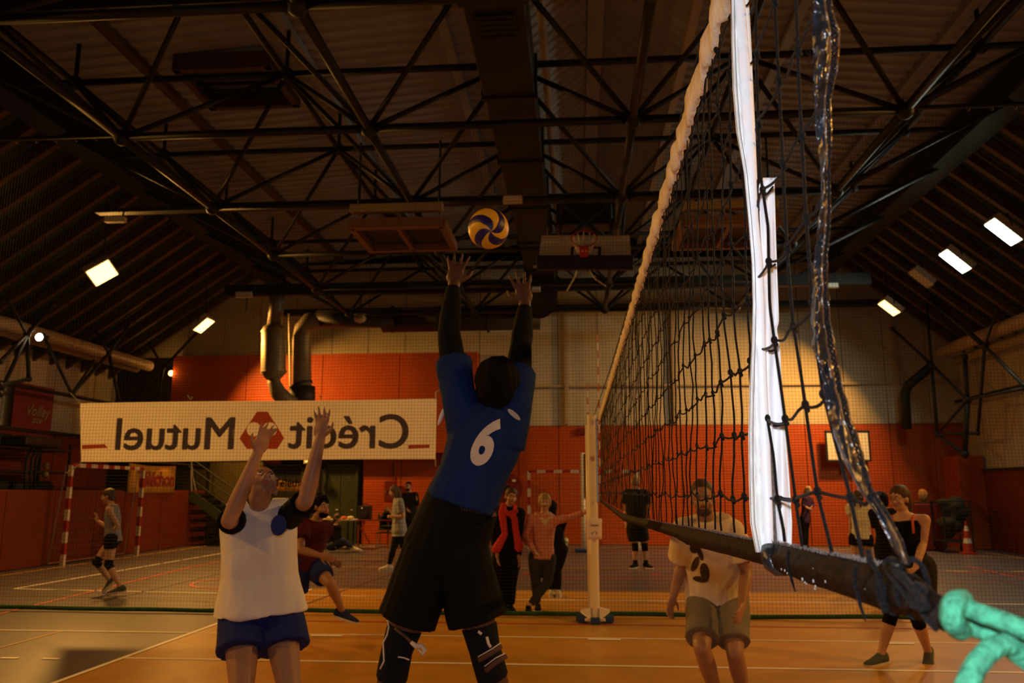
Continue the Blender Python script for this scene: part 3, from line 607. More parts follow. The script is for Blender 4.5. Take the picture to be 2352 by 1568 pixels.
for v in V:
    e = lerp_tab(tab, v); w1 = .002*math.sin(v*.055)+.0025*noise.noise(Vector((v*.012, 1, 1))); w2 = .002*math.sin(v*.09+1)
    hem.append([pt(e[0], v, -.004+w1*2), pt((e[0]+e[1])/2, v, -.007+w1*2), pt(e[1], v, -.004+w1)])
    flap.append([pt(e[1], v, -.004+w1), pt((e[1]*.66+e[2]*.34), v, w2), pt((e[1]*.33+e[2]*.67), v, .002-w2), pt(e[2]+1, v, .0)])
    c = (pt(e[2], v)+pt(e[3], v))/2; r_ = (pt(e[3], v)-pt(e[2], v)).length/2; sq = .0008*noise.noise(Vector((v*.05, 9, 0)))
    tub.append([c+Vector((math.cos(a_)*r_, -math.sin(a_)*r_*.8+sq, 0)) for a_ in [2*PI*q/16 for q in range(16)]])
def thick(rings, m, name, th=.0012):
    b = MB(); fwd = [[p for p in r] + [p+Vector((0, th, 0)) for p in reversed(r)] for r in rings]; b.loft(fwd); return b.obj(name, m, net, smooth=True)
thick(hem, M_tape, 'side_band_hem', .0018); thick(flap, M_tape, 'side_band')
for off in (-.0006, .0016):
    MB().tube([r[1]+Vector((off*2, -.0008, 0)) for r in hem], .00045, 4).obj('stitching', M_fuzz, net)
MB().loft(tub).obj('antenna_sleeve', M_tube, net, smooth=True)
rt_ = [[pt(lerp_tab(tab, v)[3]-1, v, .001), pt(lerp_tab(tab, v)[4], v, .003)] for v in V if v < 420]
thick(rt_, M_tape, 'side_band_edge')
tab2 = [(408, 1746, 1776), (430, 1743, 1777), (500, 1745, 1779), (600, 1751, 1782), (700, 1754, 1786), (740, 1756, 1787), (755, 1757, 1782), (800, 1758, 1790), (850, 1760, 1792), (900, 1762, 1796), (1000, 1770, 1803), (1100, 1778, 1811), (1200, 1782, 1817), (1258, 1786, 1816)]
V2 = [408+8*i for i in range(107)]; st_ = []
for v in V2:
    l, r_ = lerp_tab(tab2, v); w1 = .002*math.sin(v*.03); rnd = max(0, (424-v)/16)*7
    st_.append([pt(l+rnd+(r_-l)*j/6, v, .012+.004*math.sin(j*1.1+v*.012)+w1) for j in range(7)])
thick(st_, M_tube, 'antenna_pocket')
MB().tube([s_[6]+Vector((0, -.001, 0)) for s_ in st_], .0012, 6).obj('pocket_hem', M_tape, net, smooth=True)
MB().loft([[p+Vector((-.006, .012, 0)) for p in (pt(lerp_tab(tab2, v)[0]+3, v), pt(lerp_tab(tab2, v)[0]+16, v), pt(lerp_tab(tab2, v)[0]+16, v, .003), pt(lerp_tab(tab2, v)[0]+3, v, .003))] for v in V2 if v > 640]).obj('pocket_lining', M_fuzz, net)
for (u0, v0, u1, v1) in ((1711, 16, 1723, 3), (1721, 150, 1733, 134), (1735, 307, 1748, 293), (1752, 455, 1776, 428), (1768, 612, 1782, 606), (1760, 806, 1782, 803), (1766, 978, 1802, 974), (1783, 1138, 1816, 1146)):
    MB().tube([pt(u0*.75+u1*.25, v0*.75+v1*.25, -.016), pt((u0+u1)/2, (v0+v1)/2+2, -.018), pt(u1, v1, -.02)], .0016, 8).obj('tie', M_cord, net, smooth=True)
# black boot closing the bottom of the sleeve
bt = [pt(1768, 1256), pt(1770, 1275, -.006), pt(1776, 1295, -.012), pt(1788, 1306, -.016), pt(1804, 1308, -.018), pt(1816, 1300, -.016)]
MB().tube(bt, [.011, .0135, .0125, .010, .008, .004], 16).obj('sleeve_boot', M_vinyl, net, smooth=True)
# crumpled black end tape
eT = [(-300, 1862, 1905, .74), (20, 1868, 1912, .765), (75, 1866, 1931, .76), (110, 1867, 1929, .765), (150, 1869, 1926, .775), (215, 1870, 1912, .785), (235, 1872, 1909, .79), (300, 1874, 1912, .80), (380, 1884, 1908, .81), (450, 1887, 1908, .822), (480, 1884, 1910, .825), (520, 1878, 1908, .83), (580, 1872, 1902, .845), (620, 1863, 1902, .848), (640, 1868, 1902, .848), (680, 1866, 1903, .85), (720, 1864, 1907, .852), (738, 1863, 1908, .853), (750, 1867, 1911, .852), (790, 1865, 1919, .845), (850, 1884, 1930, .83), (900, 1893, 1938, .822), (920, 1897, 1948, .81), (960, 1905, 1955, .80), (1000, 1916, 1972, .788), (1060, 1940, 1988, .76), (1120, 1972, 2004, .738), (1180, 2014, 2044, .705), (1250, 2047, 2078, .685), (1300, 2076, 2090, .672)]
VE = [-300+6*i for i in range(267)]; e1, e2, zig1, zig2 = [], [], [], []
for v in VE:
    l, r_, y = lerp_tab(eT, v); j = 6*abs(noise.noise(Vector((v*.028, 0, 0))))*(1 if v < 1050 else .3)-1; l += j; r_ += 1.5*noise.noise(Vector((v*.04, 7, 0)))
    r1, r2 = [], []
    for k in range(8):
        t_ = k/7; dy = .010*math.sin(t_*PI*1.2+v*.021)+.010*noise.noise(Vector((v*.030, t_*1.8, 2)))-.008*math.sin(t_*PI)
        r1.append(aY(l+(r_-l)*t_*.62, v, y+dy))
        dy2 = .008*math.sin(t_*3+v*.035)+.009*noise.noise(Vector((v*.034, t_*2, 8)))
        r2.append(aY(l+(r_-l)*(.45+.55*t_), v, y+.008+dy2))
    e1.append(r1); e2.append(r2)
    q = .80+.10*math.sin(v*.22); zig1.append(aY(l+(r_-l)*q, v, y-.006)); q = .80-.10*math.sin(v*.22); zig2.append(aY(l+(r_-l)*q, v, y-.005))
thick(e1, M_vinyl, 'end_tape', .001); thick(e2, M_vinyl2, 'end_tape_inside', .001)
MB().tube(zig1, .0011, 5).obj('lacing', M_cord, net); MB().tube(zig2, .0011, 5).obj('lacing', M_cord, net)
b = MB(); b.tube([r[-1] for r in e1], .0012, 5); b.obj('tape_edge', M_vinyl2, net, smooth=True)
hr = MB()
for i in range(22):
    v = random.uniform(60, 420); l, r_, y = lerp_tab(eT, v); a = aY(l, v, y); hr.tube([a, a+Vector((-random.uniform(.001, .006), 0, random.uniform(-.003, .003))), a+Vector((-random.uniform(.002, .007), 0, random.uniform(.0, .006)))], .0003, 3, False)
stuff(hr.obj('frayed_threads', M_bot, net))
# knotted black cord bundle at the lower end corner
kb = MB(); base = N(2100, 1355)
for i in range(2):
    pts = []; uc = 2052+46*i; 
    for j in range(22):
        a_ = 2*PI*j/21; pts.append(N(uc, 1345+12*i*.4)+Vector((.0125*math.cos(a_), .003*math.sin(a_*2+i), .0215*math.sin(a_))))
    MB().tube(pts, .0022, 7).obj('wrapped_cord', M_cord, net, smooth=True)
for pts, r_ in (([(2028, 1262), (2034, 1290), (2050, 1312), (2062, 1350), (2070, 1408)], .004), ([(2080, 1300), (2106, 1322), (2128, 1345), (2150, 1372), (2166, 1400)], .0060), ([(2060, 1300), (2090, 1330), (2112, 1360), (2140, 1395)], .0042), ([(2110, 1405), (2130, 1385), (2158, 1400)], .0045), ([(2150, 1400), (2172, 1425), (2192, 1446)], .0032)):
    P_ = [aX(u, v, XN)+Vector((-.012, 0, 0)) for u, v in pts]; MB().tube(P_, [.62*r_*(1+.18*math.sin(i*2)) for i in range(len(P_))], 9).obj('knot_cord', M_cord, net, smooth=True)
kb.ball(N(2128, 1372)+Vector((-.006, 0, 0)), .012, 12, 9, (.6, 1.3, 1)); kb.obj('knot_core', M_cord, net, smooth=True)

# ---------------------------------------------------------------- green tensioning rope
def braid(pts, r, name, par, nr=70, lay=.5, freq=9.0):
    # Catmull path then a knobbly braided surface
    P_ = [Vector(p) for p in pts]; out = []
    for i in range(len(P_)-1):
        p0, p1, p2, p3 = P_[max(0, i-1)], P_[i], P_[i+1], P_[min(len(P_)-1, i+2)]
        for k in range(nr):
            t_ = k/nr; out.append(.5*((2*p1)+(p2-p0)*t_+(2*p0-5*p1+4*p2-p3)*t_*t_+(3*p1-3*p2+p3-p0)*t_**3))
    out.append(P_[-1]); rings = []; x = None; s_ = 0
    for i, p in enumerate(out):
        d = (out[min(i+1, len(out)-1)]-out[max(0, i-1)]).normalized()
        if i: s_ += (p-out[i-1]).length
        if x is None: x, y = frame(d)
        else: x = (x-d*x.dot(d)).normalized(); y = d.cross(x)
        ring = []
        for k in range(28):
            a_ = 2*PI*k/28; rr = r*(1+.045*math.sin(4*a_+s_/r*1.7)*math.sin(4*a_-s_/r*1.7)); ring.append(p+(x*math.cos(a_)+y*math.sin(a_))*rr)
        rings.append(ring)
    return MB().loft(rings).obj(name, M_rope, par, smooth=True)
rope = thing('tension_rope', aY(2190, 1410, .585), 'bright green braided rope tied to the lower net corner at the right edge', 'rope')
braid([aY(2200, 1440, .60), aY(2186, 1420, .59), aY(2180, 1395, .58), aY(2200, 1384, .57), aY(2240, 1404, .565), aY(2300, 1425, .555), aY(2370, 1452, .545), aY(2450, 1480, .53)], .0060, 'rope_strand', rope)
braid([aY(2186, 1405, .60), aY(2200, 1432, .59), aY(2245, 1446, .58), aY(2300, 1468, .57), aY(2352, 1492, .56), aY(2440, 1530, .54)], .0056, 'rope_strand', rope)
braid([aY(2196, 1640, .53), aY(2222, 1570, .53), aY(2245, 1525, .535), aY(2276, 1492, .54), aY(2310, 1480, .545), aY(2345, 1506, .55), aY(2420, 1560, .55)], .0064, 'rope_tail', rope)
braid([aY(2210, 1378, .575), aY(2194, 1384, .565), aY(2186, 1408, .562), aY(2190, 1430, .565), aY(2206, 1446, .575)], .0070, 'rope_loop', rope)

# ================================================================ far post, antennas
M_post = mat('post_white', (.82, .74, .58), .4, noise_amt=.04)
M_blue = mat('base_blue', (.02, .05, .16), .5)
Yp = 10.2
def pxp(u, v, Y=None): return aY(u, v, Y or Yp)
p0 = aZ(1367, 1430); t = thing('net_post', (p0.x, Yp, 0), 'white net post at the far end of the net, a paper sheet taped on', 'post')
b = MB(); b.tube([(p0.x, Yp, .06), (p0.x, Yp, pxp(1360, 952).z)], .056, 20); b.obj('pole', M_post, t, smooth=False, bevel=.004)
b = MB(); b.tube([(p0.x-.045, Yp+.05, .06), (p0.x-.045, Yp+.05, pxp(1356, 975).z)], .036, 14); b.obj('rear_profile', M_post, t, smooth=True)
b = MB(); b.box((p0.x+.055, Yp-.02, 1.9), (.03, .03, 1.0)); b.obj('net_rail', M_steel, t, bevel=.004)
for k in range(9): b = MB(); b.tube([(p0.x+.05, Yp-.02, 1.5+.11*k), (p0.x+.10, Yp-.06, 1.5+.11*k)], .006, 6); b.obj('hook', M_cord, t)
b = MB(); b.box((p0.x, Yp-.068, pxp(1360, 1053).z), (.055, .02, .05)); b.obj('label_plate', mat('brass', (.45, .28, .08), .4), t)
b = MB(); b.loft([[Vector((p0.x+sx*.17, Yp-.10, .16)), Vector((p0.x+sx*.065, Yp-.07, .10)), Vector((p0.x+sx*.065, Yp+.07, .10)), Vector((p0.x+sx*.17, Yp+.10, .16))] for sx in (-1, -.3, .3, 1)], cap=False, closed=False)
b = MB()
for s_ in (-1, 1): b.add([(p0.x+s_*.05, Yp-.08, .04), (p0.x+s_*.17, Yp-.08, .13), (p0.x+s_*.17, Yp-.06, .15), (p0.x+s_*.05, Yp-.06, .18), (p0.x+s_*.05, Yp+.06, .04), (p0.x+s_*.17, Yp+.06, .13), (p0.x+s_*.17, Yp+.04, .15), (p0.x+s_*.05, Yp+.04, .18)], [(0, 1, 2, 3), (7, 6, 5, 4), (0, 4, 5, 1), (1, 5, 6, 2), (2, 6, 7, 3), (3, 7, 4, 0)])
b.box((p0.x, Yp, .05), (.24, .2, .03)); b.obj('base_flange', M_post, t)
for dx, dy in ((-.15, -.02), (.15, -.02), (0, -.12), (-.17, .12), (.17, .12)): b = MB(); b.box((p0.x+dx, Yp+dy, .04), (.11, .09, .075)); b.obj('foot_pad', M_blue, t, bevel=.01)
b = MB(); b.tube([(p0.x-.07, Yp-.07, 1.18), (p0.x+.07, Yp-.07, 1.175)], .008, 6); b.tube([(p0.x-.066, Yp, 1.18), (p0.x-.07, Yp-.07, 1.18)], .008, 6); b.obj('strap', M_black, t)
a = pxp(1349, 1237); c = pxp(1381, 1190)
M_paper = mat('paper', (.80, .68, .66), .8)
pp = MB(); rg = [[Vector((a.x+(c.x-a.x)*i/6+.006*(j/5)*(1 if i > 3 else -1), Yp-.075-.02*math.sin(i/6*PI)-.01*(1-j/5), a.z+(c.z-a.z)*j/5)) for i in range(7)] for j in range(6)]
thickp = [r+[q+Vector((0, .002, 0)) for q in reversed(r)] for r in rg]; t2 = pp.loft(thickp).obj('paper_sign', M_paper, smooth=True); tag(t2, 'pale paper sheet with two lines of print taped to the white net post', 'sign')
M_ink = mat('ink', (.05, .045, .05), .8)
for txt, v, s_ in (('Terrain', 1206, .035), ('n° 2', 1224, .045)): text_mesh('lettering', txt, s_, M_ink, pxp(1365, v, Yp-.102), XZ, t2, bold=.0006, extrude=.0005)
M_red2 = mat('antenna_red', (.52, .04, .03), .4)
for (u, vt, vb, Y, lab) in ((1376, 768, 1150, 10.05, 'red and white striped antenna standing at the far end of the net'), (1351, 880, 1160, 11.6, 'second, fainter red and white antenna behind the white net post')):
    zt = pxp(u, vt, Y).z; zb = pxp(u, vb, Y).z if Y < 11 else .0; x = pxp(u, (vt+vb)/2, Y).x; t = thing('antenna', (x, Y, zb), lab, 'antenna'); nseg = max(4, round((zt-zb)/.1))
    for i in range(nseg): MB().tube([(x, Y, zb+(zt-zb)*i/nseg), (x, Y, zb+(zt-zb)*(i+1)/nseg)], .0075, 8).obj('red_section' if i % 2 else 'white_section', M_red2 if i % 2 else M_white, t)
# second court's post
q = aZ(1341, 1268); t = thing('net_post', (q.x, q.y, 0), 'smaller distant white net post half hidden left of the near post', 'post')
b = MB(); zt = aY(1341, 1040, q.y).z; b.tube([(q.x, q.y, .05), (q.x, q.y, zt)], .06, 14); b.obj('pole', M_post, t, smooth=True)
b = MB(); b.box((q.x+.12, q.y-.03, (aY(1341, 1140, q.y).z+zt)/2), (.10, .12, zt-aY(1341, 1140, q.y).z)); b.obj('black_pad', M_black, t, bevel=.02)
b = MB(); b.box((q.x, q.y, .04), (.45, .3, .08)); b.obj('base', M_blue, t, bevel=.02)
# ================================================================ people
SKIN_L = mat('skin_light', (.52, .30, .19), .5, noise_amt=.06, noise_scale=20)
SKIN_M = mat('skin_medium', (.34, .18, .11), .5, noise_amt=.06, noise_scale=20)
SKIN_D = mat('skin_dark', (.085, .036, .022), .45, noise_amt=.1, noise_scale=20)
def cloth(name, col, **k): return mat(name, col, k.pop('rough', .85), bump=k.pop('bump', .25), bump_scale=k.pop('bump_scale', 120), spec=.12, **k)
M_eye = mat('eye_white', (.7, .68, .64), .3); M_pupil = mat('pupil', (.02, .015, .01), .3); M_lip = mat('lips', (.35, .10, .08), .5)
HAIR = {'black': mat('hair_black', (.004, .003, .003), .8, spec=.1, bump=.8, bump_scale=140), 'brown': mat('hair_brown', (.06, .028, .014), .5, bump=.8, bump_scale=140), 'blond': mat('hair_blond', (.36, .23, .09), .5, bump=.8, bump_scale=140)}
M_sole = mat('shoe_sole', (.55, .5, .42), .6)

def fuse(b, name, m, parent, vox=.009, smooth=3, fold=0., fscale=6., axis=None, sm_fac=.5):
    me = bpy.data.meshes.new(name); me.from_pydata([tuple(v) for v in b.v], [], b.f); me.update()
    o = bpy.data.objects.new(name, me); COL.objects.link(o)
    bm = bmesh.new(); bm.from_mesh(me); bmesh.ops.recalc_face_normals(bm, faces=bm.faces); bm.to_mesh(me); bm.free()
    r = o.modifiers.new('r', 'REMESH'); r.mode = 'VOXEL'; r.voxel_size = vox
    if smooth: s = o.modifiers.new('s', 'SMOOTH'); s.factor = sm_fac; s.iterations = smooth
    dg = bpy.context.evaluated_depsgraph_get(); dg.update(); me2 = bpy.data.meshes.new_from_object(o.evaluated_get(dg))
    o.modifiers.clear(); o.data = me2; bpy.data.meshes.remove(me); me2.name = name
    if fold:
        nrm = [v.normal.copy() for v in me2.vertices]; ax = axis or Vector((0, 0, 1))
        for v, n in zip(me2.vertices, nrm):
            p = v.co*fscale; p = p-ax*(p.dot(ax))*.72
            v.co += n*(fold*(noise.noise(p)*1.2+.5*abs(noise.noise(p*2.3+Vector((3, 1, 2))))))
    me2.polygons.foreach_set('use_smooth', [True]*len(me2.polygons)); me2.materials.clear(); me2.materials.append(m)
    if parent is not None: attach(o, parent)
    return o
def limb(b, pts, rad, n=12):                          # tapering limb with round joints
    b.tube(pts, rad, n)
    for p, r in zip(pts, rad): b.ball(p, r*.995, n, 8)
def seg(a, b_, ts): return [a.lerp(b_, t) for t in ts]
def ring(c, lat, fwd, a, b_, n=20, pw=1.0): return [c+lat*(a*math.cos(2*PI*k/n))+fwd*(b_*math.sin(2*PI*k/n)) for k in range(n)]
def solve(par, u, v, L, s):
    if s == 0: return aY(u, v, par.y)
    d = ray(u, v).normalized(); w_ = EYE-par; B_ = 2*w_.dot(d); C_ = w_.length_squared-L*L; D_ = B_*B_-4*C_
    if D_ < 0: p = EYE+d*(-B_/2); return par+(p-par).normalized()*L
    t1, t2 = (-B_-math.sqrt(D_))/2, (-B_+math.sqrt(D_))/2; return EYE+d*(t1 if s < 0 else t2)
def hand(b, wr, dr, palm_n, s, spread=.16, curl=.35, side=1):
    """palm, four unequal bent fingers, thumb from the side; dr along the hand, palm_n out of the palm"""
    dr = dr.normalized(); palm_n = (palm_n-dr*palm_n.dot(dr)).normalized(); sd = dr.cross(palm_n)*side
    L = .105*s; c = wr+dr*(L*.42)
    R = Matrix((sd, dr, palm_n)).transposed()
    b.ball(c, 1, 12, 9, (.043*s, .054*s, .017*s), R); b.ball(wr+dr*.012*s, 1, 10, 7, (.029*s, .03*s, .02*s), R)
    for i, (off, ln) in enumerate(((-.030, .070), (-.010, .080), (.010, .076), (.029, .060))):
        a = wr+dr*(L*.80)+sd*(off*s); d1 = (dr+sd*(off/.03)*spread+palm_n*curl*.25).normalized(); d2 = (d1+palm_n*curl*.7).normalized(); d3 = (d2+palm_n*curl*.8).normalized()
        p1 = a+d1*ln*.5*s; p2 = p1+d2*ln*.3*s; p3 = p2+d3*ln*.22*s; limb(b, [a-d1*.02*s, a, p1, p2, p3], [.0088*s, .0092*s, .0084*s, .0076*s, .0062*s], 8)
    a = wr+dr*(L*.28)+sd*(-.034*s); d1 = (dr*.75-sd*.85+palm_n*.25).normalized(); d2 = (dr-sd*.35+palm_n*.3).normalized()
    limb(b, [a, a+d1*.038*s, a+d1*.038*s+d2*.032*s], [.0125*s, .0105*s, .0075*s], 8)
def shoe(name, an, toe_dir, s, m, par, up=Vector((0, 0, 1))):
    t = toe_dir.normalized(); up = (up-t*up.dot(t)).normalized(); sd = t.cross(up); b = MB(); rings = []
    for q, w_, h_, z_ in ((-.075, .022, .030, -.035), (-.06, .036, .050, -.028), (-.02, .040, .062, -.018), (.04, .041, .048, -.032), (.10, .048, .032, -.046), (.15, .046, .026, -.052), (.185, .034, .018, -.056), (.198, .014, .010, -.060)):
        c = an+t*q*s+up*z_*s; rings.append([c+sd*(w_*s*math.cos(a))+up*(h_*s*(math.sin(a) if math.sin(a) > -.75 else -.75)) for a in [2*PI*k/14 for k in range(14)]])
    b.loft(rings); o = b.obj(name, m, par, smooth=True)
    b = MB(); rings = []
    for q, w_ in ((-.082, .02), (-.065, .040), (0, .042), (.09, .051), (.16, .049), (.195, .03), (.206, .012)):
        c = an+t*q*s+up*(-.070)*s; rings.append([c+sd*(x_*w_*s)+up*(z_*.010*s) for x_, z_ in ((-1, -1), (1, -1), (1, 1), (-1, 1))])
    b.loft(rings); so = b.obj('sole', M_sole, o); return o

def person(name, label, Y, H, face, J, st, group=None):
    """J: pixel joints (u, v, side) of the figure; L and R are image-left and image-right; st: clothing"""
    s = H/1.75; a = math.radians(face); fv = Vector((math.sin(a), -math.cos(a), 0))
    pel = aY(*J['pelvis'][:2], Y); neck = solve(pel, *J['neck'][:2], .31*H, J['neck'][2] if len(J['neck']) > 2 else 0)
    up_ = (neck-pel).normalized(); fv = (fv-up_*fv.dot(up_)).normalized(); lat = up_.cross(fv)      # lat = person's left
    sx = 1 if lat.x >= 0 else -1; lr = lat*sx                                                           # lr points image-right
    if abs(lat.x) < .25: lr = lat; 
    head = solve(neck, *J['head'][:2], .105*H, J['head'][2] if len(J['head']) > 2 else 0)
    sh = {'L': neck-up_*.045*s-lr*.175*s*st.get('sw', 1), 'R': neck-up_*.045*s+lr*.175*s*st.get('sw', 1)}
    hp = {'L': pel-lr*.088*s, 'R': pel+lr*.088*s}
    for k in 'LR':
        if 'sh'+k in J: sh[k] = solve(neck, *J['sh'+k][:2], .19*s, J['sh'+k][2] if len(J['sh'+k]) > 2 else 0)
        if 'hp'+k in J: hp[k] = aY(*J['hp'+k][:2], pel.y)
    el, wr, kn_, an, hd = {}, {}, {}, {}, {}
    for k in 'LR':
        e = J['el'+k]; w_ = J['wr'+k]; el[k] = solve(sh[k], e[0], e[1], .172*H, e[2] if len(e) > 2 else 0); wr[k] = solve(el[k], w_[0], w_[1], .150*H, w_[2] if len(w_) > 2 else 0)
        h = J.get('hd'+k); hd[k] = (solve(wr[k], h[0], h[1], .10*H, h[2] if len(h) > 2 else 0)-wr[k]).normalized() if h else (wr[k]-el[k]).normalized()
        q = J['kn'+k]; kn_[k] = solve(hp[k], q[0], q[1], .245*H, q[2] if len(q) > 2 else 0); q = J['an'+k]; an[k] = solve(kn_[k], q[0], q[1], .245*H, q[2] if len(q) > 2 else 0)
    if st.get('stand'):                                                                                 # set the soles on the floor
        for k in st['stand']: an[k].z = .085*s; an[k].y = an[k].y
    base = Vector((pel.x, pel.y, 0)); t = thing(name, base, label, 'person', group)
    # ---- body, one continuous surface
    fem = st.get('fem', 0); wf = 1-.10*fem; vox = st.get('vox', .012); b = MB()
    tw = st.get('tw', 1)
    tor = [(-.10, .13, .10), (-.03, .165, .115), (.10, .150-.01*fem, .105), (.22, .128-.018*fem, .092), (.36, .150*wf, .108), (.50, .172*wf, .110), (.60, .168*wf, .095), (.66, .12*wf, .078), (.70, .065, .06)]; tor = [(z_, a_*tw if z_ > .05 else a_, d_) for z_, a_, d_ in tor]
    TL = (neck-pel).length; kz = TL/(.66*s) if s else 1
    def tc(z_): return pel+up_*z_*s*kz
    b.loft([ring(tc(z_*1.0 if z_ < .6 else z_), lat, fv, a_*s, d_*s) for z_, a_, d_ in tor])
    for k in 'LR':
        limb(b, [tc(.58)+lr*(.09*s*(-1 if k == 'L' else 1)), sh[k]], [.07*s, .058*s*wf])
        limb(b, [sh[k], sh[k].lerp(el[k], .35), el[k]], [.056*s*wf, .050*s*wf, .040*s*wf]); limb(b, [el[k], el[k].lerp(wr[k], .3), wr[k]], [.040*s*wf, .043*s*wf, .027*s])
        limb(b, [hp[k], hp[k].lerp(kn_[k], .35), kn_[k]], [.098*s, .088*s, .056*s]); limb(b, [kn_[k], kn_[k].lerp(an[k], .33), an[k].lerp(kn_[k], .12), an[k]], [.055*s, .058*s, .036*s, .036*s])
        td = st.get('toe'+k); td = Vector(td) if td else fv.copy(); td.z = td.z if st.get('toe'+k) else 0; an_t = td.normalized()
        limb(b, [an[k]-an_t*.03*s+Vector((0, 0, -.035*s)), an[k]+an_t*.13*s+Vector((0, 0, -.055*s))], [.03*s, .02*s])
        pn = st.get('palm'+k); pn = Vector(pn) if pn else (-lr if k == 'R' else lr)*.6+fv*.5; hand(b, wr[k], hd[k], pn, s*(1-.06*fem), spread=st.get('spread', .10), curl=st.get('curl', .35), side=1 if k == 'L' else -1)
    hu = (head-neck).normalized(); hf = st.get('look'); hf = Vector(hf) if hf else fv; hu2 = (Vector(st['hup']) if 'hup' in st else Vector((0, 0, 1)).lerp(hu, .5)); hf = hf.normalized(); hu2 = (hu2-hf*hu2.dot(hf)).normalized(); hl = hu2.cross(hf)
    limb(b, [neck-up_*.06*s, neck, head-hu2*.06*s-hf*.015*s], [.062*s*wf, .056*s*wf, .056*s*wf])
    RH = Matrix((hl, -hf, hu2)).transposed()
    def hp_(x, y, z_): return head+hl*x*s+hf*y*s+hu2*z_*s
    b.ball(hp_(0, -.006, .028), 1, 18, 12, (.074*s, .092*s, .088*s), RH); b.ball(hp_(0, .022, -.035), 1, 16, 10, (.056*s, .068*s, .072*s), RH); b.ball(hp_(0, .058, -.082), .024*s, 10, 7)
    limb(b, [hp_(0, .084, .012), hp_(0, .104, -.026)], [.008*s, .0135*s], 8); 
    for q in (-1, 1): b.ball(hp_(q*.010, .096, -.030), .0085*s, 8, 6); b.ball(hp_(q*.076, -.004, -.012), 1, 10, 7, (.010*s, .018*s, .031*s), RH); b.ball(hp_(q*.030, .078, .024), .014*s, 8, 6); b.ball(hp_(q*.042, .056, -.036), .022*s, 8, 6)
    bo = fuse(b, 'body', st['skin'], t, vox, 3)
    for q in (-1, 1):
        e = MB().ball(hp_(q*.030, .082, .004), .0105*s, 8, 6, (1, 1, .55)).obj('eye', M_eye, t, smooth=True); MB().ball(hp_(q*.030, .092, .003), .0055*s, 6, 5).obj('pupil', M_pupil, e)
        MB().beam(hp_(q*.016, .090, .023), hp_(q*.044, .082, .024), .006*s, .005*s).obj('eyebrow', HAIR[st.get('hair', 'brown')], t)
    MB().ball(hp_(0, .088, -.058), 1, 10, 6, (.024*s, .008*s, .007*s), RH).obj('mouth', M_lip, t, smooth=True)
    hk = st.get('hk', 'short'); HB = MB()
    if hk != 'bald':
        th = {'short': .010, 'crop': .005, 'afro': .020, 'long': .014, 'bun': .012, 'pony': .010}.get(hk, .01)
        # skull cap: upper and back part only
        for (y, z_, rx, ry, rz) in ((-.016, .042, .074+th, .088+th, .084+th*.8), (-.040, .0, .068+th, .066+th, .080+th)): HB.ball(hp_(0, y, z_), 1, 18, 12, (rx*s, ry*s, rz*s), RH)
        if hk == 'afro': HB.ball(hp_(0, -.012, .04), 1, 18, 12, (.094*s, .105*s, .10*s), RH); HB.ball(hp_(0, -.03, -.03), 1, 16, 10, (.085*s, .07*s, .08*s), RH)
        if hk == 'long': limb(HB, [hp_(0, -.06, .02), hp_(0, -.085, -.09), hp_(.02, -.09, -.22), hp_(.02, -.08, -.30)], [.075*s, .070*s, .055*s, .03*s]); limb(HB, [hp_(.07, -.01, .03), hp_(.075, -.02, -.12)], [.03*s, .022*s])
        if hk == 'bun': HB.ball(hp_(0, -.05, .125), .036*s, 12, 8)
        if hk == 'pony': limb(HB, [hp_(0, -.09, .02), hp_(0, -.13, -.02), hp_(0, -.13, -.10), hp_(0, -.115, -.16)], [.03*s, .034*s, .028*s, .012*s])
        if hk == 'bob': HB.ball(hp_(0, -.02, -.0), 1, 16, 10, (.095*s, .085*s, .10*s), RH)
        fuse(HB, 'hair', HAIR[st.get('hair', 'brown')], t, min(vox, .010), 1, fold=.006*s if hk != 'crop' else .002, fscale=28)
    if st.get('beard'):
        B2 = MB(); B2.ball(hp_(0, .052, -.078), 1, 12, 8, (.052*s, .048*s, .036*s), RH); B2.ball(hp_(0, .082, -.048), 1, 8, 6, (.026*s, .012*s, .007*s), RH); fuse(B2, 'beard', HAIR[st.get('hair', 'brown')], t, .008, 1, fold=.003, fscale=40)
    # ---- clothes
    top = st.get('top')
    if top:
        m, slv, hem, loose = top['m'], top.get('sleeve', .5), top.get('hem', -.05), top.get('loose', .022)
        C = MB(); rs = []
        prof_ = [q for q in tor if q[0] > hem+.02 and q[0] < .64]; hr_ = [(hem, .160*tw, .115)]+prof_+([(.665, .128*wf, .082)] if top.get('neck', 1) else [])+([(.70, .074, .068)] if top.get('neck', 1) else [])
        for z_, a_, d_ in hr_:
            lo = loose*(1 if z_ < .5 else .55); fl_ = top.get('flare', 0)*max(0, .35-z_); a_ = max(a_, .14*wf*tw+top.get('box', 0)); rs.append(ring(tc(z_)+fv*.0, lat, fv, (a_+lo+fl_)*s, (d_+lo*1.1+fl_)*s))
        C.loft(rs)
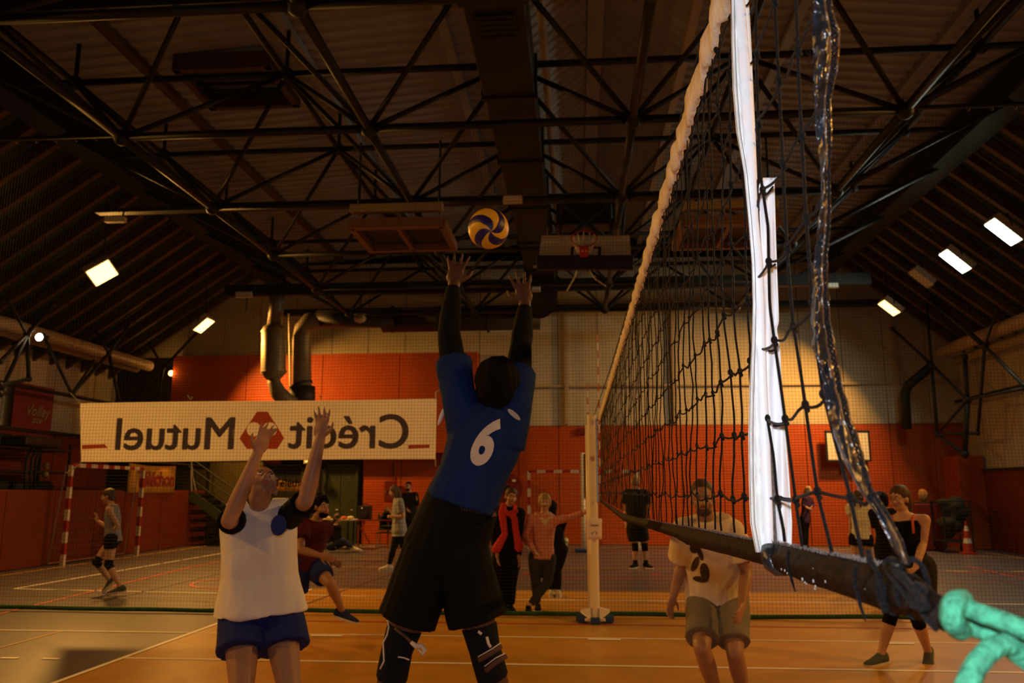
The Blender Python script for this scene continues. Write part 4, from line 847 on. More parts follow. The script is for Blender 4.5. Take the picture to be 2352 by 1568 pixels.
        for k in 'LR':
            q = -1 if k == 'L' else 1
            if slv > 0:
                C.ball(sh[k], (.056*wf+loose*.8)*s, 12, 8); C.tube([tc(.55)+lr*(.08*s*q), sh[k]], [(.085+loose*.4)*s, (.058*wf+loose*.8)*s], 14)
                if slv <= 1: C.tube([sh[k], sh[k].lerp(el[k], slv)], [(.056*wf+loose*.8)*s, (.050*wf+loose*top.get('cuff', 1.1))*s], 14)
                else:
                    C.tube([sh[k], el[k]], [(.056*wf+loose*.8)*s, (.042*wf+loose*.7)*s], 14); C.ball(el[k], (.042*wf+loose*.7)*s, 12, 8); C.tube([el[k], el[k].lerp(wr[k], slv-1)], [(.042*wf+loose*.7)*s, (.031+loose*.5)*s], 14)
            elif top.get('strap', 1): C.tube([tc(.52)+lr*(.10*s*q), sh[k]-lr*(.055*s*q)+up_*.035*s], [.06*s, (.035 if slv == 0 else .045)*s], 10)
        to = fuse(C, top.get('name', 'shirt'), m, t, top.get('vox', min(vox, .010)), 2, fold=top.get('fold', .007)*s, fscale=7, axis=up_)
    else: to = None
    if st.get('under'):                                # undershirt sleeves
        m, f = st['under'][:2]; ul = (st['under'][2] if len(st['under']) > 2 else 0)*s
        for k in 'LR':
            C = MB(); C.ball(sh[k], .062*s+ul*.5, 12, 8)
            pts = [sh[k], sh[k].lerp(el[k], min(1, f))]; C.tube(pts, [.062*s+ul*.5, .050*s if f >= 1 else .054*s+ul], 14)
            if f > 1: C.ball(el[k], .0485*s, 12, 8); C.tube([el[k], el[k].lerp(wr[k], .3), el[k].lerp(wr[k], f-1)], [.0475*s, .0495*s, .033*s], 14)
            fuse(C, 'sleeve', m, t, min(vox, .010), 2, fold=.003, fscale=14)
    bt_ = st.get('bottom')
    if bt_:
        m, ln, loose = bt_['m'], bt_['len'], bt_.get('loose', .02); C = MB()
        z0 = bt_.get('waist', .09); C.loft([ring(tc(z_), lat, fv, (a_+loose*.6)*s, (d_+loose*.7)*s) for z_, a_, d_ in ((-.135, .085, .085), (-.09, .135, .105), (-.03, .168, .118), (.04, .160, .112), (z0, .146, .104))])
        for k in 'LR':
            hh = (kn_[k]-hp[k]); ex = bt_.get('flare', 0)
            if ln <= 1: C.ball(hp[k], (.10+loose*.7)*s, 14, 9); C.tube([hp[k], hp[k].lerp(kn_[k], .4), hp[k]+hh*ln], [(.102+loose*.7)*s, (.092+loose+ex*.4)*s, (.080+loose+ex)*s if ln > .6 else (.090+loose+ex)*s], 16)
            else: limb(C, [hp[k], hp[k].lerp(kn_[k], .4), kn_[k]], [(.100+loose*.6)*s, (.09+loose*.7)*s, (.058+loose)*s], 14); C.tube([kn_[k], kn_[k].lerp(an[k], .33), kn_[k].lerp(an[k], ln-1)], [(.058+loose)*s, (.058+loose*.8)*s, (.038+loose+ex)*s], 14)
        bo_ = fuse(C, bt_.get('name', 'shorts'), m, t, min(vox, .010), 2, fold=bt_.get('fold', .006)*s, fscale=7, axis=up_)
    for k in 'LR':
        if st.get('pads'):
            C = MB(); d = (an[k]-kn_[k]).normalized(); e = (hp[k]-kn_[k]).normalized(); r = st.get('padr', .064)*s; ln_ = st.get('padl', .085)*s
            C.tube([kn_[k]+e*ln_, kn_[k], kn_[k]+d*ln_], [r*1.04, r, r*.96], 14); C.ball(kn_[k]+fv*.014*s, r*.96, 12, 8); fuse(C, 'knee_pad', st['pads'], t, min(vox, .009), 2)
        if st.get('socks'): MB().tube([an[k]-Vector((0, 0, .03*s)), an[k].lerp(kn_[k], st.get('sockh', .22))], [.042*s, .046*s], 12).obj('sock', st['socks'], t, smooth=True)
        if st.get('shoes'):
            td = st.get('toe'+k); td = Vector(td) if td else Vector((fv.x, fv.y, 0)); shoe('shoe', an[k], td, s*1.02, st['shoes'], t, Vector((0, 0, 1)))
    return dict(t=t, sh=sh, el=el, wr=wr, kn=kn_, an=an, hp=hp, pel=pel, neck=neck, head=head, up=up_, fv=fv, lat=lat, lr=lr, s=s, top=to, tc=tc, H=hp_, body=bo, RH=RH, hf=hf, hu=hu2, hl=hl)

def bvh_of(o):
    from mathutils.bvhtree import BVHTree
    me = o.data; return BVHTree.FromPolygons([v.co[:] for v in me.vertices], [p.vertices[:] for p in me.polygons])
def decal(o, targets, d=Vector((0, 1, 0)), off=.003, sub=True):
    """lay a flat print onto the cloth it is printed on"""
    bm = bmesh.new(); bm.from_mesh(o.data); bmesh.ops.triangulate(bm, faces=bm.faces)
    if sub:
        for _ in range(2): bmesh.ops.subdivide_edges(bm, edges=[e for e in bm.edges if e.calc_length() > .012], cuts=1)
        bmesh.ops.triangulate(bm, faces=bm.faces)
    bv = bvh_of(targets)
    for v in bm.verts:
        h = bv.ray_cast(v.co-d*1.0, d, 3)
        if h[0] is not None: v.co = h[0]-d*off
    bm.to_mesh(o.data); bm.free(); o.data.update()

C_blue = cloth('shirt_blue', (.007, .024, .115), bump_scale=260, noise_amt=.12, noise_scale=3); C_blk = cloth('cloth_black', (.0045, .0045, .0045)); C_blk2 = cloth('cloth_charcoal', (.011, .011, .010))
C_white = cloth('shirt_white', (.72, .69, .68), noise_amt=.05, noise_scale=5); C_navy = cloth('shorts_navy', (.018, .028, .15)); C_burg = cloth('shirt_burgundy', (.07, .012, .012))
C_pink = cloth('sweater_pink', (.60, .24, .19)); C_scarf = cloth('scarf_red', (.62, .05, .04)); C_cream = cloth('scarf_cream', (.62, .52, .34)); C_jean = cloth('jeans_dark', (.040, .042, .045), bump=.5)
C_grey = cloth('shirt_grey', (.26, .26, .28)); C_lil = cloth('tank_lilac', (.22, .21, .26), wave=('Z', 30, .2)); C_gshort = cloth('shorts_grey', (.19, .17, .13), noise_amt=.1); C_purp = cloth('purple', (.05, .02, .06))
C_tee = cloth('tee_offwhite', (.70, .60, .46), noise_amt=.06, noise_scale=5); C_brace = cloth('brace_black', (.008, .010, .014), bump=.5, bump_scale=400); C_str = cloth('stripe_white', (.62, .56, .50)); C_shoeg = cloth('shoe_grey', (.07, .09, .09)); C_shoew = cloth('shoe_white', (.55, .52, .42)); C_shoeb = cloth('shoe_blue', (.02, .03, .10)); C_strap = cloth('strap_brown', (.10, .055, .045))
C_orstrap = cloth('strap_orange', (.55, .12, .05)); C_dkshort = cloth('shorts_dark', (.020, .018, .014)); C_jeanb = cloth('jeans_blue', (.03, .035, .09))

# ---- 1 the leaping player with number 6
P = person('person', 'player in blue shirt numbered 6, seen from behind leaping under the ball', 3.72, 1.90, 172,
    dict(pelvis=(1024, 1255), neck=(1134, 960), head=(1146, 892, 0), shL=(1052, 905), shR=(1183, 925), elL=(1030, 762, 1), wrL=(1043, 655, 1), hdL=(1054, 575, 1), elR=(1196, 800, 1), wrR=(1206, 700, 1), hdR=(1194, 618, 1),
         knL=(912, 1492, 0), anL=(868, 1720, 1), knR=(1113, 1490, 0), anR=(1180, 1725, 1), hpL=(990, 1262), hpR=(1060, 1262)),
    dict(skin=SKIN_D, hair='black', hk='afro', vox=.0065, tw=.86, look=(.18, .9, .40), top=dict(m=C_blue, sleeve=.52, hem=.215, loose=.019, fold=.012, flare=.0, vox=.008, cuff=1.3), under=(C_blk, 1.93), bottom=dict(m=C_blk, len=.72, loose=.018, flare=.022, fold=.009, waist=.27), shoes=C_shoeg, palmL=(0, 1, .3), palmR=(-.15, 1, .3), spread=.34, curl=.10, toeL=(0, .8, -.6), toeR=(0, .8, -.6)))
n6 = text_mesh('shirt_number', '6', .30, C_str, (0, 0, 0), Matrix.Identity(3), None, bold=.012, extrude=0, sx=.62)
cN = aY(1106, 1015, P['pel'].y-.25)
for v in n6.data.vertices: v.co = cN+Matrix.Rotation(.42, 3, 'Y') @ Vector(((v.co.x)*1.0, 0, v.co.y*.95))
decal(n6, P['top']); attach(n6, P['t'])
# white collar tag / shoulder flash
fs = MB().ball(aY(1176, 946, P['pel'].y-.2), 1, 12, 8, (.011, .004, .036), Matrix.Rotation(-.85, 3, 'Y')); f_ = fs.obj('shoulder_flash', C_white); decal(f_, P['top'], off=.002, sub=False); attach(f_, P['t'])
f_ = MB().ball(aY(1014, 955, P['pel'].y-.02), 1, 12, 8, (.009, .006, .045), Matrix.Rotation(.35, 3, 'Y')).obj('side_flash', C_white, P['t'], smooth=True)
# waistband print
wb_ = MB()
for i in range(13):
    c = aY(1046+6.6*i, 1168+1.2*i, P['pel'].y-.3); wb_.box(c, (.006, .002, .022), Matrix.Rotation(-.5, 3, 'Y'))
wo_ = wb_.obj('waistband_print', C_strap); decal(wo_, bpy.data.objects[[c.name for c in P['t'].children if c.name.startswith('shorts')][0]], off=.003, sub=False); attach(wo_, P['t'])
# knee braces
for k, sgn in (('L', -1), ('R', 1)):
    kn, hpq, ank = P['kn'][k], P['hp'][k], P['an'][k]; e = (hpq-kn).normalized(); d = (ank-kn).normalized(); b = MB()
    b.tube([kn+e*.10, kn+e*.04, kn, kn+d*.05, kn+d*.13], [.079, .073, .069, .070, .070], 18); fuse(b, 'knee_brace', C_brace, P['t'], .007, 2)
    if k == 'L':
        pts = [aY(u, v, kn.y-.068) for u, v in ((890, 1420), (893, 1440), (889, 1458), (880, 1475), (881, 1500), (882, 1518), (873, 1536))]; MB().tube(pts, .0035, 6).obj('brace_piping', C_str, P['t'], smooth=True)
        MB().tube([aY(u, v, kn.y-.078) for u, v in ((906, 1442), (930, 1460), (946, 1476), (962, 1486))], [.006, .006, .008, .006], 8).obj('loose_strap', C_strap, P['t'], smooth=True)
        MB().tube([aY(u, v, kn.y-.085) for u, v in ((944, 1474), (956, 1484), (968, 1482), (976, 1492), (972, 1502), (960, 1490))], [.008, .012, .010, .011, .007, .004], 8).obj('strap_end', C_str, P['t'], smooth=True)
        MB().tube([aY(u, v, kn.y-.07) for u, v in ((914, 1508), (928, 1510), (940, 1515))], .003, 6).obj('brace_piping', C_str, P['t'])
    else:
        for (pp_, r_, m_) in (((1100, 1516, 1128, 1500, 1152, 1482), .011, C_strap), ((1116, 1540, 1140, 1520, 1164, 1505), .011, C_strap), ((1098, 1508, 1128, 1491, 1150, 1476), .0025, C_str), ((1113, 1530, 1138, 1511, 1160, 1500), .0025, C_str)):
            MB().tube([aY(pp_[i], pp_[i+1], kn.y-(.070 if i != 2 else .080)-(.006 if r_ < .005 else 0)) for i in (0, 2, 4)], r_, 10).obj('brace_strap', m_, P['t'], smooth=True)
        MB().tube([aY(u, v, kn.y-.085) for u, v in ((1118, 1462), (1122, 1478), (1127, 1486))], .006, 8).obj('buckle', C_str, P['t'], smooth=True)
        MB().tube([aY(u, v, kn.y-.078) for u, v in ((1098, 1450), (1106, 1456))], .006, 8).obj('buckle', C_str, P['t'])

# ---- 2 the white-shirted blocker
P = person('person', 'player in loose white shirt and navy shorts reaching up, at the left', 4.45, 1.80, 18,
    dict(pelvis=(598, 1400), neck=(594, 1163), head=(600, 1118, -1), shL=(545, 1196), shR=(662, 1188), elL=(526, 1196, -1), wrL=(592, 1040, 0), hdL=(622, 965, 0), elR=(702, 1150, -1), wrR=(735, 1008, 0), hdR=(742, 940, 0),
         knL=(555, 1595, -1), anL=(545, 1740, 1), knR=(665, 1585, -1), anR=(690, 1735, 1)),
    dict(skin=SKIN_M, hair='brown', hk='crop', vox=.0075, look=(.45, -.55, .75), hup=(-.2, .55, .6), top=dict(m=C_white, sleeve=0, hem=-.02, loose=.045, fold=.016, flare=.10, vox=.009), under=(C_blk, .86, .012), bottom=dict(m=C_navy, len=.50, loose=.03, flare=.01, waist=.08), shoes=C_shoeg, stand='LR', spread=.25, palmL=(.3, -.2, .2), palmR=(-.2, -1, 0)))
lg = MB().ball(aY(640, 1206, 4.0), 1, 16, 8, (.040, .003, .05)); lo_ = lg.obj('shirt_badge', C_navy); decal(lo_, P['top'], off=.003, sub=False); attach(lo_, P['t'])

# ---- 3 runner in burgundy
person('person', 'bearded runner in burgundy shirt and blue shorts, hair in a bun', 8.7, 1.76, 62,
    dict(pelvis=(700, 1293), neck=(724, 1200), head=(738, 1165), elL=(690, 1262, -1), wrL=(735, 1275, 0), elR=(712, 1268, -1), wrR=(758, 1284, 0), hdR=(780, 1296, 0), knL=(682, 1385, 1), anL=(650, 1470, 1), knR=(758, 1338, -1), anR=(786, 1402, 1)),
    dict(skin=SKIN_M, hair='black', hk='bun', beard=1, vox=.010, top=dict(m=C_burg, sleeve=.6, hem=-.08, loose=.035, fold=.012), bottom=dict(m=C_navy, len=.72, loose=.03), shoes=C_shoeb, toeR=(.9, 0, -.25), toeL=(.6, 0, -.6), look=(.75, -.6, .05)))
# ---- 4 girl at the far left
person('person', 'girl in grey tank top and black knee pads by the left goal', 12.35, 1.66, -78,
    dict(pelvis=(260, 1236), neck=(258, 1163), head=(249, 1140), elL=(246, 1212, -1), wrL=(224, 1196, 0), hdL=(222, 1186), elR=(272, 1208, 1), wrR=(262, 1215), knL=(222, 1290, -1), anL=(252, 1332, 1), knR=(250, 1296, 0), anR=(277, 1348, 0)),
    dict(skin=SKIN_L, fem=1, hair='brown', hk='short', vox=.011, top=dict(m=C_lil, sleeve=0, hem=-.07, loose=.014), bottom=dict(m=C_blk, len=.18, loose=.01, fold=.002), pads=C_blk, shoes=C_shoeg, toeR=(-.9, -.3, -.1), toeL=(-.7, 0, -.7)))
# ---- 5, 6 the two behind at the back left
person('person', 'woman with long dark hair in grey shirt and black trousers', 16.7, 1.70, -70,
    dict(pelvis=(917, 1216), neck=(915, 1148), head=(905, 1129), elL=(908, 1190, -1), wrL=(896, 1172, 0), elR=(926, 1188, 1), wrR=(905, 1186), knL=(903, 1262, -1), anL=(893, 1302), knR=(928, 1258, 1), anR=(930, 1298)),
    dict(skin=SKIN_L, fem=1, hair='brown', hk='long', vox=.012, top=dict(m=C_grey, sleeve=.7, hem=-.14, loose=.03, flare=.04), bottom=dict(m=C_blk, name='trousers', len=1.9, loose=.012), shoes=C_shoew, stand='LR'))
person('person', 'man in black clothes standing at the back wall behind the woman in grey', 21.8, 1.80, -12,
    dict(pelvis=(944, 1188), neck=(940, 1134), head=(938, 1117), elL=(928, 1158), wrL=(936, 1170, -1), elR=(958, 1156), wrR=(957, 1145, -1), knL=(940, 1226), anL=(938, 1258), knR=(950, 1226), anR=(952, 1258)),
    dict(skin=SKIN_M, hair='black', hk='crop', beard=1, vox=.013, top=dict(m=C_blk2, sleeve=1.8, hem=-.06, loose=.03), bottom=dict(m=C_blk, name='trousers', len=1.9, loose=.02), shoes=C_shoeg, stand='LR'))
# ---- 7 woman with the red scarf
P = person('person', 'woman in black coat and long red scarf standing behind the divider net', 11.0, 1.66, 18,
    dict(pelvis=(1162, 1284), neck=(1166, 1170), head=(1174, 1141), elL=(1136, 1232), wrL=(1142, 1275, -1), elR=(1190, 1235), wrR=(1190, 1278, -1), hdR=(1190, 1292), knL=(1157, 1346), anL=(1160, 1405), knR=(1172, 1346), anR=(1172, 1408)),
    dict(skin=SKIN_L, fem=1, hair='brown', hk='short', vox=.010, top=dict(m=C_blk, name='coat', sleeve=1.9, hem=-.12, loose=.04), bottom=dict(m=C_blk, name='trousers', len=1.92, loose=.022), shoes=C_blk, stand='LR'))
yq = P['pel'].y-.175; b = MB()
for u0, pts in ((0, ((1158, 1158), (1152, 1172), (1156, 1200), (1160, 1225), (1146, 1250), (1138, 1262))), (1, ((1170, 1176), (1182, 1190), (1184, 1215), (1189, 1240), (1192, 1258)))):
    P_ = [aY(u, v, yq-.01) for u, v in pts]; b.tube([p+Vector((0, .03 if i < 1 else 0, 0)) for i, p in enumerate(P_)], [.04, .042, .045, .045, .055, .06][:len(P_)], 12)
    b.ball(P_[-1], .05, 10, 7)
b.tube([aY(1152, 1170, yq+.04), aY(1168, 1180, yq), aY(1184, 1174, yq+.05), aY(1182, 1164, yq+.18), aY(1160, 1158, yq+.2), aY(1152, 1168, yq+.06)], .035, 12)
fuse(b, 'scarf', C_scarf, P['t'], .011, 2, fold=.008, fscale=16)
# ---- 8 pink sweater
P = person('person', 'blond woman in pink sweater leaning one arm on the white net post', 11.0, 1.66, 4,
    dict(pelvis=(1245, 1280), neck=(1251, 1184), head=(1251, 1153), elL=(1206, 1232), wrL=(1226, 1262, -1), elR=(1307, 1190, 0), wrR=(1342, 1177, -1), hdR=(1353, 1166, -1), knL=(1230, 1336), anL=(1235, 1398, 1), knR=(1258, 1336), anR=(1214, 1396, -1)),
    dict(skin=SKIN_L, fem=1, hair='blond', hk='bob', vox=.010, top=dict(m=C_pink, name='sweater', sleeve=1.92, hem=-.02, loose=.018), bottom=dict(m=C_jean, name='jeans', len=1.88, loose=.008), shoes=C_blk, stand='LR'))
b = MB(); q = P['neck']; b.tube([q+Vector((-.075, .02, .01)), q+Vector((-.04, -.075, -.04)), q+Vector((.02, -.085, -.07)), q+Vector((.07, -.05, -.02)), q+Vector((.07, .04, .02)), q+Vector((0, .075, .03)), q+Vector((-.075, .02, .01))], .030, 12); b.ball(q+Vector((.0, -.09, -.09)), .045, 12, 8, (1, .5, 1.2)); fuse(b, 'neck_scarf', C_cream, P['t'], .010, 2, fold=.007, fscale=20)
b = MB().ball(aY(1210, 1242, P['pel'].y-.02), .045, 10, 8, (1, .8, 1.3)); tag(b.obj('drink_carton', C_cream, smooth=True), 'small pale yellow bottle held between the red scarf and pink sweater women', 'bottle')
# ---- 9 person hidden behind the pink sweater
person('person', 'dark-haired person in black almost hidden behind the pink sweater woman', 12.6, 1.62, 178,
    dict(pelvis=(1278, 1262), neck=(1270, 1188), head=(1268, 1168), elL=(1258, 1225), wrL=(1262, 1255), elR=(1287, 1225), wrR=(1284, 1256), knL=(1268, 1310), anL=(1266, 1352), knR=(1280, 1310), anR=(1282, 1352)),
    dict(skin=SKIN_M, fem=1, hair='black', hk='long', vox=.013, top=dict(m=C_blk, sleeve=1.7, hem=-.05, loose=.02), bottom=dict(m=C_blk, name='trousers', len=1.9, loose=.01), shoes=C_shoew, stand='LR'))
# ---- 10 man in black seen from behind
person('person', 'player in black with knee pads standing with back turned on the far court', 17.4, 1.86, 180,
    dict(pelvis=(1463, 1212), neck=(1461, 1128), head=(1459, 1106), elL=(1437, 1163), wrL=(1438, 1196), elR=(1487, 1163), wrR=(1489, 1196), knL=(1459, 1255), anL=(1459, 1296), knR=(1481, 1255), anR=(1484, 1296)),
    dict(skin=SKIN_L, hair='blond', hk='crop', vox=.012, top=dict(m=C_blk2, sleeve=.8, hem=-.02, loose=.035), bottom=dict(m=C_blk2, len=.7, loose=.03), pads=C_blk, socks=C_blk, shoes=C_blk, stand='LR', toeL=(-.5, -.8, 0), toeR=(.5, -.8, 0)))
# ---- 11 man in grey shorts
P = person('person', 'bearded man in off-white printed T-shirt and grey shorts behind the net', 6.15, 1.82, -8,
    dict(pelvis=(1648, 1368), neck=(1624, 1200, -1), head=(1614, 1145, -1), shL=(1576, 1216), shR=(1682, 1220), elL=(1566, 1300, 1), wrL=(1547, 1368, 0), hdL=(1538, 1400, 0), elR=(1715, 1310, 0), wrR=(1704, 1392, -1), hdR=(1694, 1428, -1),
         knL=(1612, 1488, -1), anL=(1652, 1590, 1), knR=(1688, 1500, -1), anR=(1712, 1596, 1)),
    dict(skin=SKIN_M, hair='brown', hk='crop', beard=1, vox=.0085, look=(-.15, -1, -.05), top=dict(m=C_tee, sleeve=.75, hem=.02, loose=.038, fold=.014, flare=.05, vox=.009), bottom=dict(m=C_gshort, len=.82, loose=.018, flare=.012, fold=.010), shoes=C_shoeg, stand='LR', curl=.9))
bl = MB()
for u, v, rx, rz, an_ in ((1622, 1268, .034, .045, .4), (1634, 1284, .016, .05, -.3), (1624, 1312, .020, .055, .3), (1648, 1332, .030, .065, -.2), (1640, 1352, .05, .022, .1)): bl.ball(aY(u, v, 5.4), 1, 18, 8, (rx, .002, rz), Matrix.Rotation(an_, 3, 'Y'))
pr_ = bl.obj('shirt_print', cloth('print_brown', (.13, .095, .06))); decal(pr_, P['top'], off=.003); attach(pr_, P['t'])
# ---- 12 woman in tank top
P = person('person', 'woman in black tank top with orange straps and black knee pads', 7.95, 1.72, -36,
    dict(pelvis=(2094, 1302), neck=(2076, 1184), head=(2066, 1146), elL=(2058, 1250, 0), wrL=(2082, 1302, -1), elR=(2120, 1248, 0), wrR=(2104, 1302, -1), hdR=(2094, 1312), knL=(2046, 1414, -1), anL=(2024, 1516, 1), knR=(2106, 1418, 0), anR=(2132, 1496, 1)),
    dict(skin=SKIN_L, fem=1, hair='brown', hk='pony', vox=.0085, look=(-.85, -.6, 0), top=dict(m=C_blk, sleeve=-1, strap=0, hem=-.08, loose=.014, fold=.006, neck=0), bottom=dict(m=C_dkshort, len=.62, loose=.035, flare=.03, fold=.01), pads=C_blk, padl=.10, shoes=C_shoeg, stand='L', toeL=(-.9, -.5, -.05), toeR=(-.45, -.75, -.55)))
for q in (-1, 1):
    a0 = P['tc'](.44)+P['lat']*(.095*q)+P['fv']*.125; a1 = P['tc'](.60)+P['lat']*(.095*q)+P['fv']*.10; a2 = P['tc'](.665)+P['lat']*(.095*q)+P['fv']*.03; a3 = P['tc'](.62)+P['lat']*(.09*q)-P['fv']*.10; a4 = P['tc'](.46)+P['lat']*(.07*q)-P['fv']*.128
    MB().tube([a0, a1, a2, a3, a4], .011, 8).obj('shoulder_strap', C_orstrap, P['t'], smooth=True)
# ---- 13..16 background right
person('person', 'person with dark hair in black top just left of the woman in the tank top', 12.4, 1.68, 165,
    dict(pelvis=(2040, 1258), neck=(2034, 1172), head=(2026, 1150), elL=(2014, 1215), wrL=(2018, 1250), elR=(2054, 1215), wrR=(2050, 1250), knL=(2032, 1310), anL=(2028, 1360), knR=(2048, 1310), anR=(2052, 1360)),
    dict(skin=SKIN_M, hair='black', hk='afro', vox=.012, top=dict(m=C_blk, sleeve=.9, hem=-.1, loose=.02), bottom=dict(m=C_blk2, len=.6, loose=.02), shoes=C_shoeg, stand='LR'))
person('person', 'woman in white T-shirt and black shorts with her back turned', 14.3, 1.66, 170,
    dict(pelvis=(1978, 1235), neck=(1976, 1160), head=(1972, 1142), elL=(1955, 1192), wrL=(1953, 1222), elR=(2002, 1190), wrR=(2010, 1210, 1), knL=(1966, 1280), anL=(1966, 1322), knR=(1990, 1280), anR=(1990, 1322)),
    dict(skin=SKIN_L, fem=1, hair='brown', hk='pony', vox=.012, top=dict(m=C_white, sleeve=.6, hem=-.02, loose=.025), bottom=dict(m=C_blk, len=.32, loose=.02), shoes=C_shoew, stand='LR'))
person('person', 'girl in dark purple clothes leaning against the far orange wall', 23.4, 1.60, 40,
    dict(pelvis=(1848, 1192), neck=(1856, 1142), head=(1857, 1126), elL=(1844, 1160), wrL=(1858, 1168, -1), elR=(1868, 1160), wrR=(1860, 1166, -1), knL=(1846, 1218), anL=(1846, 1245), knR=(1852, 1218), anR=(1852, 1245)),
    dict(skin=SKIN_L, fem=1, hair='blond', hk='pony', vox=.013, top=dict(m=C_purp, sleeve=1.5, hem=-.1, loose=.02), bottom=dict(m=C_blk, name='trousers', len=1.9, loose=.012), shoes=C_blk, stand='LR'))
person('person', 'person in black top and blue trousers sitting on the floor', 21.4, 1.68, 70,
    dict(pelvis=(762, 1254), neck=(770, 1208), head=(776, 1190), elL=(764, 1232), wrL=(768, 1248), elR=(778, 1230), wrR=(790, 1242), knL=(788, 1240, -1), anL=(812, 1256, 0), knR=(792, 1246, -1), anR=(818, 1258, 0)),
    dict(skin=SKIN_L, fem=1, hair='brown', hk='long', vox=.013, top=dict(m=C_blk, sleeve=1.8, hem=-.05, loose=.03), bottom=dict(m=C_jeanb, name='trousers', len=1.9, loose=.015), shoes=C_shoew))
# ================================================================ ball
M_by = mat('ball_yellow', (.72, .40, .02), .35, bump=.1, bump_scale=300); M_bb = mat('ball_blue', (.018, .012, .11), .35, bump=.1, bump_scale=300)
bc = aY(1122, 525, 4.05); ball = thing('volleyball', bc, 'yellow and blue volleyball in the air above the raised hands of player six', 'ball')
zd = Vector((.22, -.88, -.42)).normalized(); xd = Vector((1, 0, 0)); xd = (xd-zd*xd.dot(zd)).normalized(); yd = zd.cross(xd)
def armw(th): return min(1.02, .50/max(.28, math.sin(min(th, PI/2))))
for s_ in range(8):
    b = MB(); nt_, np_ = 34, 9; vs = []; blue = s_ % 2 == 0; cA = 1.35+(s_//2)*PI/2
    for i in range(nt_+1):
        th = PI*i/nt_; wb = armw(th); tw = .95*min(th, 2.0)
        for j in range(np_+1):
            q = (j/np_-.5)*.985; ph = cA+tw+(q*wb if blue else wb/2+(q+.5)*(PI/2-wb)); rr = .1045-(.0016 if j in (0, np_) else 0)
            vs.append(bc+rr*(xd*(math.sin(th)*math.cos(ph))+yd*(math.sin(th)*math.sin(ph))+zd*math.cos(th)))
    b.add(vs, [(i*(np_+1)+j, (i+1)*(np_+1)+j, (i+1)*(np_+1)+j+1, i*(np_+1)+j+1) for i in range(nt_) for j in range(np_)]); b.obj('panel', M_bb if blue else M_by, ball, smooth=True)
MB().ball(bc, .1025, 24, 16).obj('bladder', M_bb, ball, smooth=True)

# ================================================================ divider net across the hall
M_mesh = mat('divider_mesh', (.022, .022, .009), .8); M_hem = mat('net_hem_green', (.018, .075, .022), .8, noise_amt=.4, noise_scale=30)
YD = 10.62; X0, X1, Z1 = -11.1, 11.0, 6.46; cell = .043
dn = thing('divider_net', (0, YD, 0), 'fine dark divider net hanging from the roof frame across the whole hall', 'net')
def sway(x, z): return YD+.05*noise.noise(Vector((x*.5, z*.35, 0)))+.012*noise.noise(Vector((x*2, z*1.5, 5)))
b = MB(); nx = int((X1-X0)/cell)
for i in range(nx+1):
    x = X0+i*cell; pts = [Vector((x+.02*noise.noise(Vector((i*.1, q*.4, 1))), sway(x, .05+(Z1-.05)*q/14), .05+(Z1-.05)*q/14)) for q in range(15)]; b.tube(pts, .0015, 3, False)
nz = int((Z1-.05)/cell)
for j in range(nz+1):
    z = .05+j*cell; b.tube([Vector((X0+(X1-X0)*q/70, sway(X0+(X1-X0)*q/70, z), z+.02*noise.noise(Vector((q*.12, j*.08, 3))))) for q in range(71)], .0015, 3, False)
stuff(b.obj('mesh', M_mesh, dn))
MB().tube([Vector((X0+(X1-X0)*q/160, sway(X0+(X1-X0)*q/160, 0)-.02+.05*noise.noise(Vector((q*.15, 2, 2))), .045+.02*noise.noise(Vector((q*.1, 9, 0))))) for q in range(161)], .028, 8).obj('weighted_hem', M_hem, dn, smooth=True)
MB().tube([Vector((X0, YD, Z1+.06)), Vector((X1, YD, Z1+.06))], .008, 6).obj('carrying_cable', M_pipe, dn)
b = MB(); r0 = None
for i in range(72):
    x = X0+.3*i+.1; bb = MB().tube([Vector((x+.018*math.cos(a), YD, Z1+.03+.035*math.sin(a))) for a in [2*PI*k/8 for k in range(9)]], .004, 4); bb.obj('hook', M_steel, dn)

# ================================================================ banner behind the divider net
M_ban = mat('banner_cloth', (.86, .78, .62), .7, noise_amt=.05, noise_scale=2); pass
def translucent(m, f=.5):                              # thin cloth: part of the light comes through from behind
    nt = m.node_tree; b = nt.nodes['Principled BSDF']; out = [n for n in nt.nodes if n.type == 'OUTPUT_MATERIAL'][0]
    tr = nt.nodes.new('ShaderNodeBsdfTranslucent'); mx = nt.nodes.new('ShaderNodeMixShader'); mx.inputs[0].default_value = f
    ln = [l for l in nt.links if l.to_node == b and l.to_socket.name == 'Base Color']
    if ln: nt.links.new(ln[0].from_socket, tr.inputs[0])
    else: tr.inputs[0].default_value = b.inputs['Base Color'].default_value
    nt.links.new(b.outputs[0], mx.inputs[1]); nt.links.new(tr.outputs[0], mx.inputs[2]); nt.links.new(mx.outputs[0], out.inputs[0])
translucent(M_ban, .68); M_bt = mat('banner_print_grey', (.34, .29, .40), .7); M_br = mat('banner_print_red', (.52, .10, .06), .7); translucent(M_bt, .6); translucent(M_br, .6)
YBn = 10.80
c00, c10, c11, c01 = aY(186, 1060, YBn), aY(1000, 1054, YBn), aY(1003, 915, YBn), aY(184, 926, YBn)
def bq(s_, t_):
    p = c00.lerp(c10, s_).lerp(c01.lerp(c11, s_), t_); p.y += .025*math.sin(s_*9)*math.sin(t_*2+1); p.z += .01*math.sin(s_*2*PI)*(1 if t_ > .5 else -1)*.6; return p
rows_ = [[bq(i/60, j/8) for i in range(61)] for j in range(9)]
ban = tag(MB().loft(rows_, cap=False, closed=False).obj('banner', M_ban, smooth=True), 'long white advertising banner with mirrored grey lettering hung on the divider net at the left', 'banner')
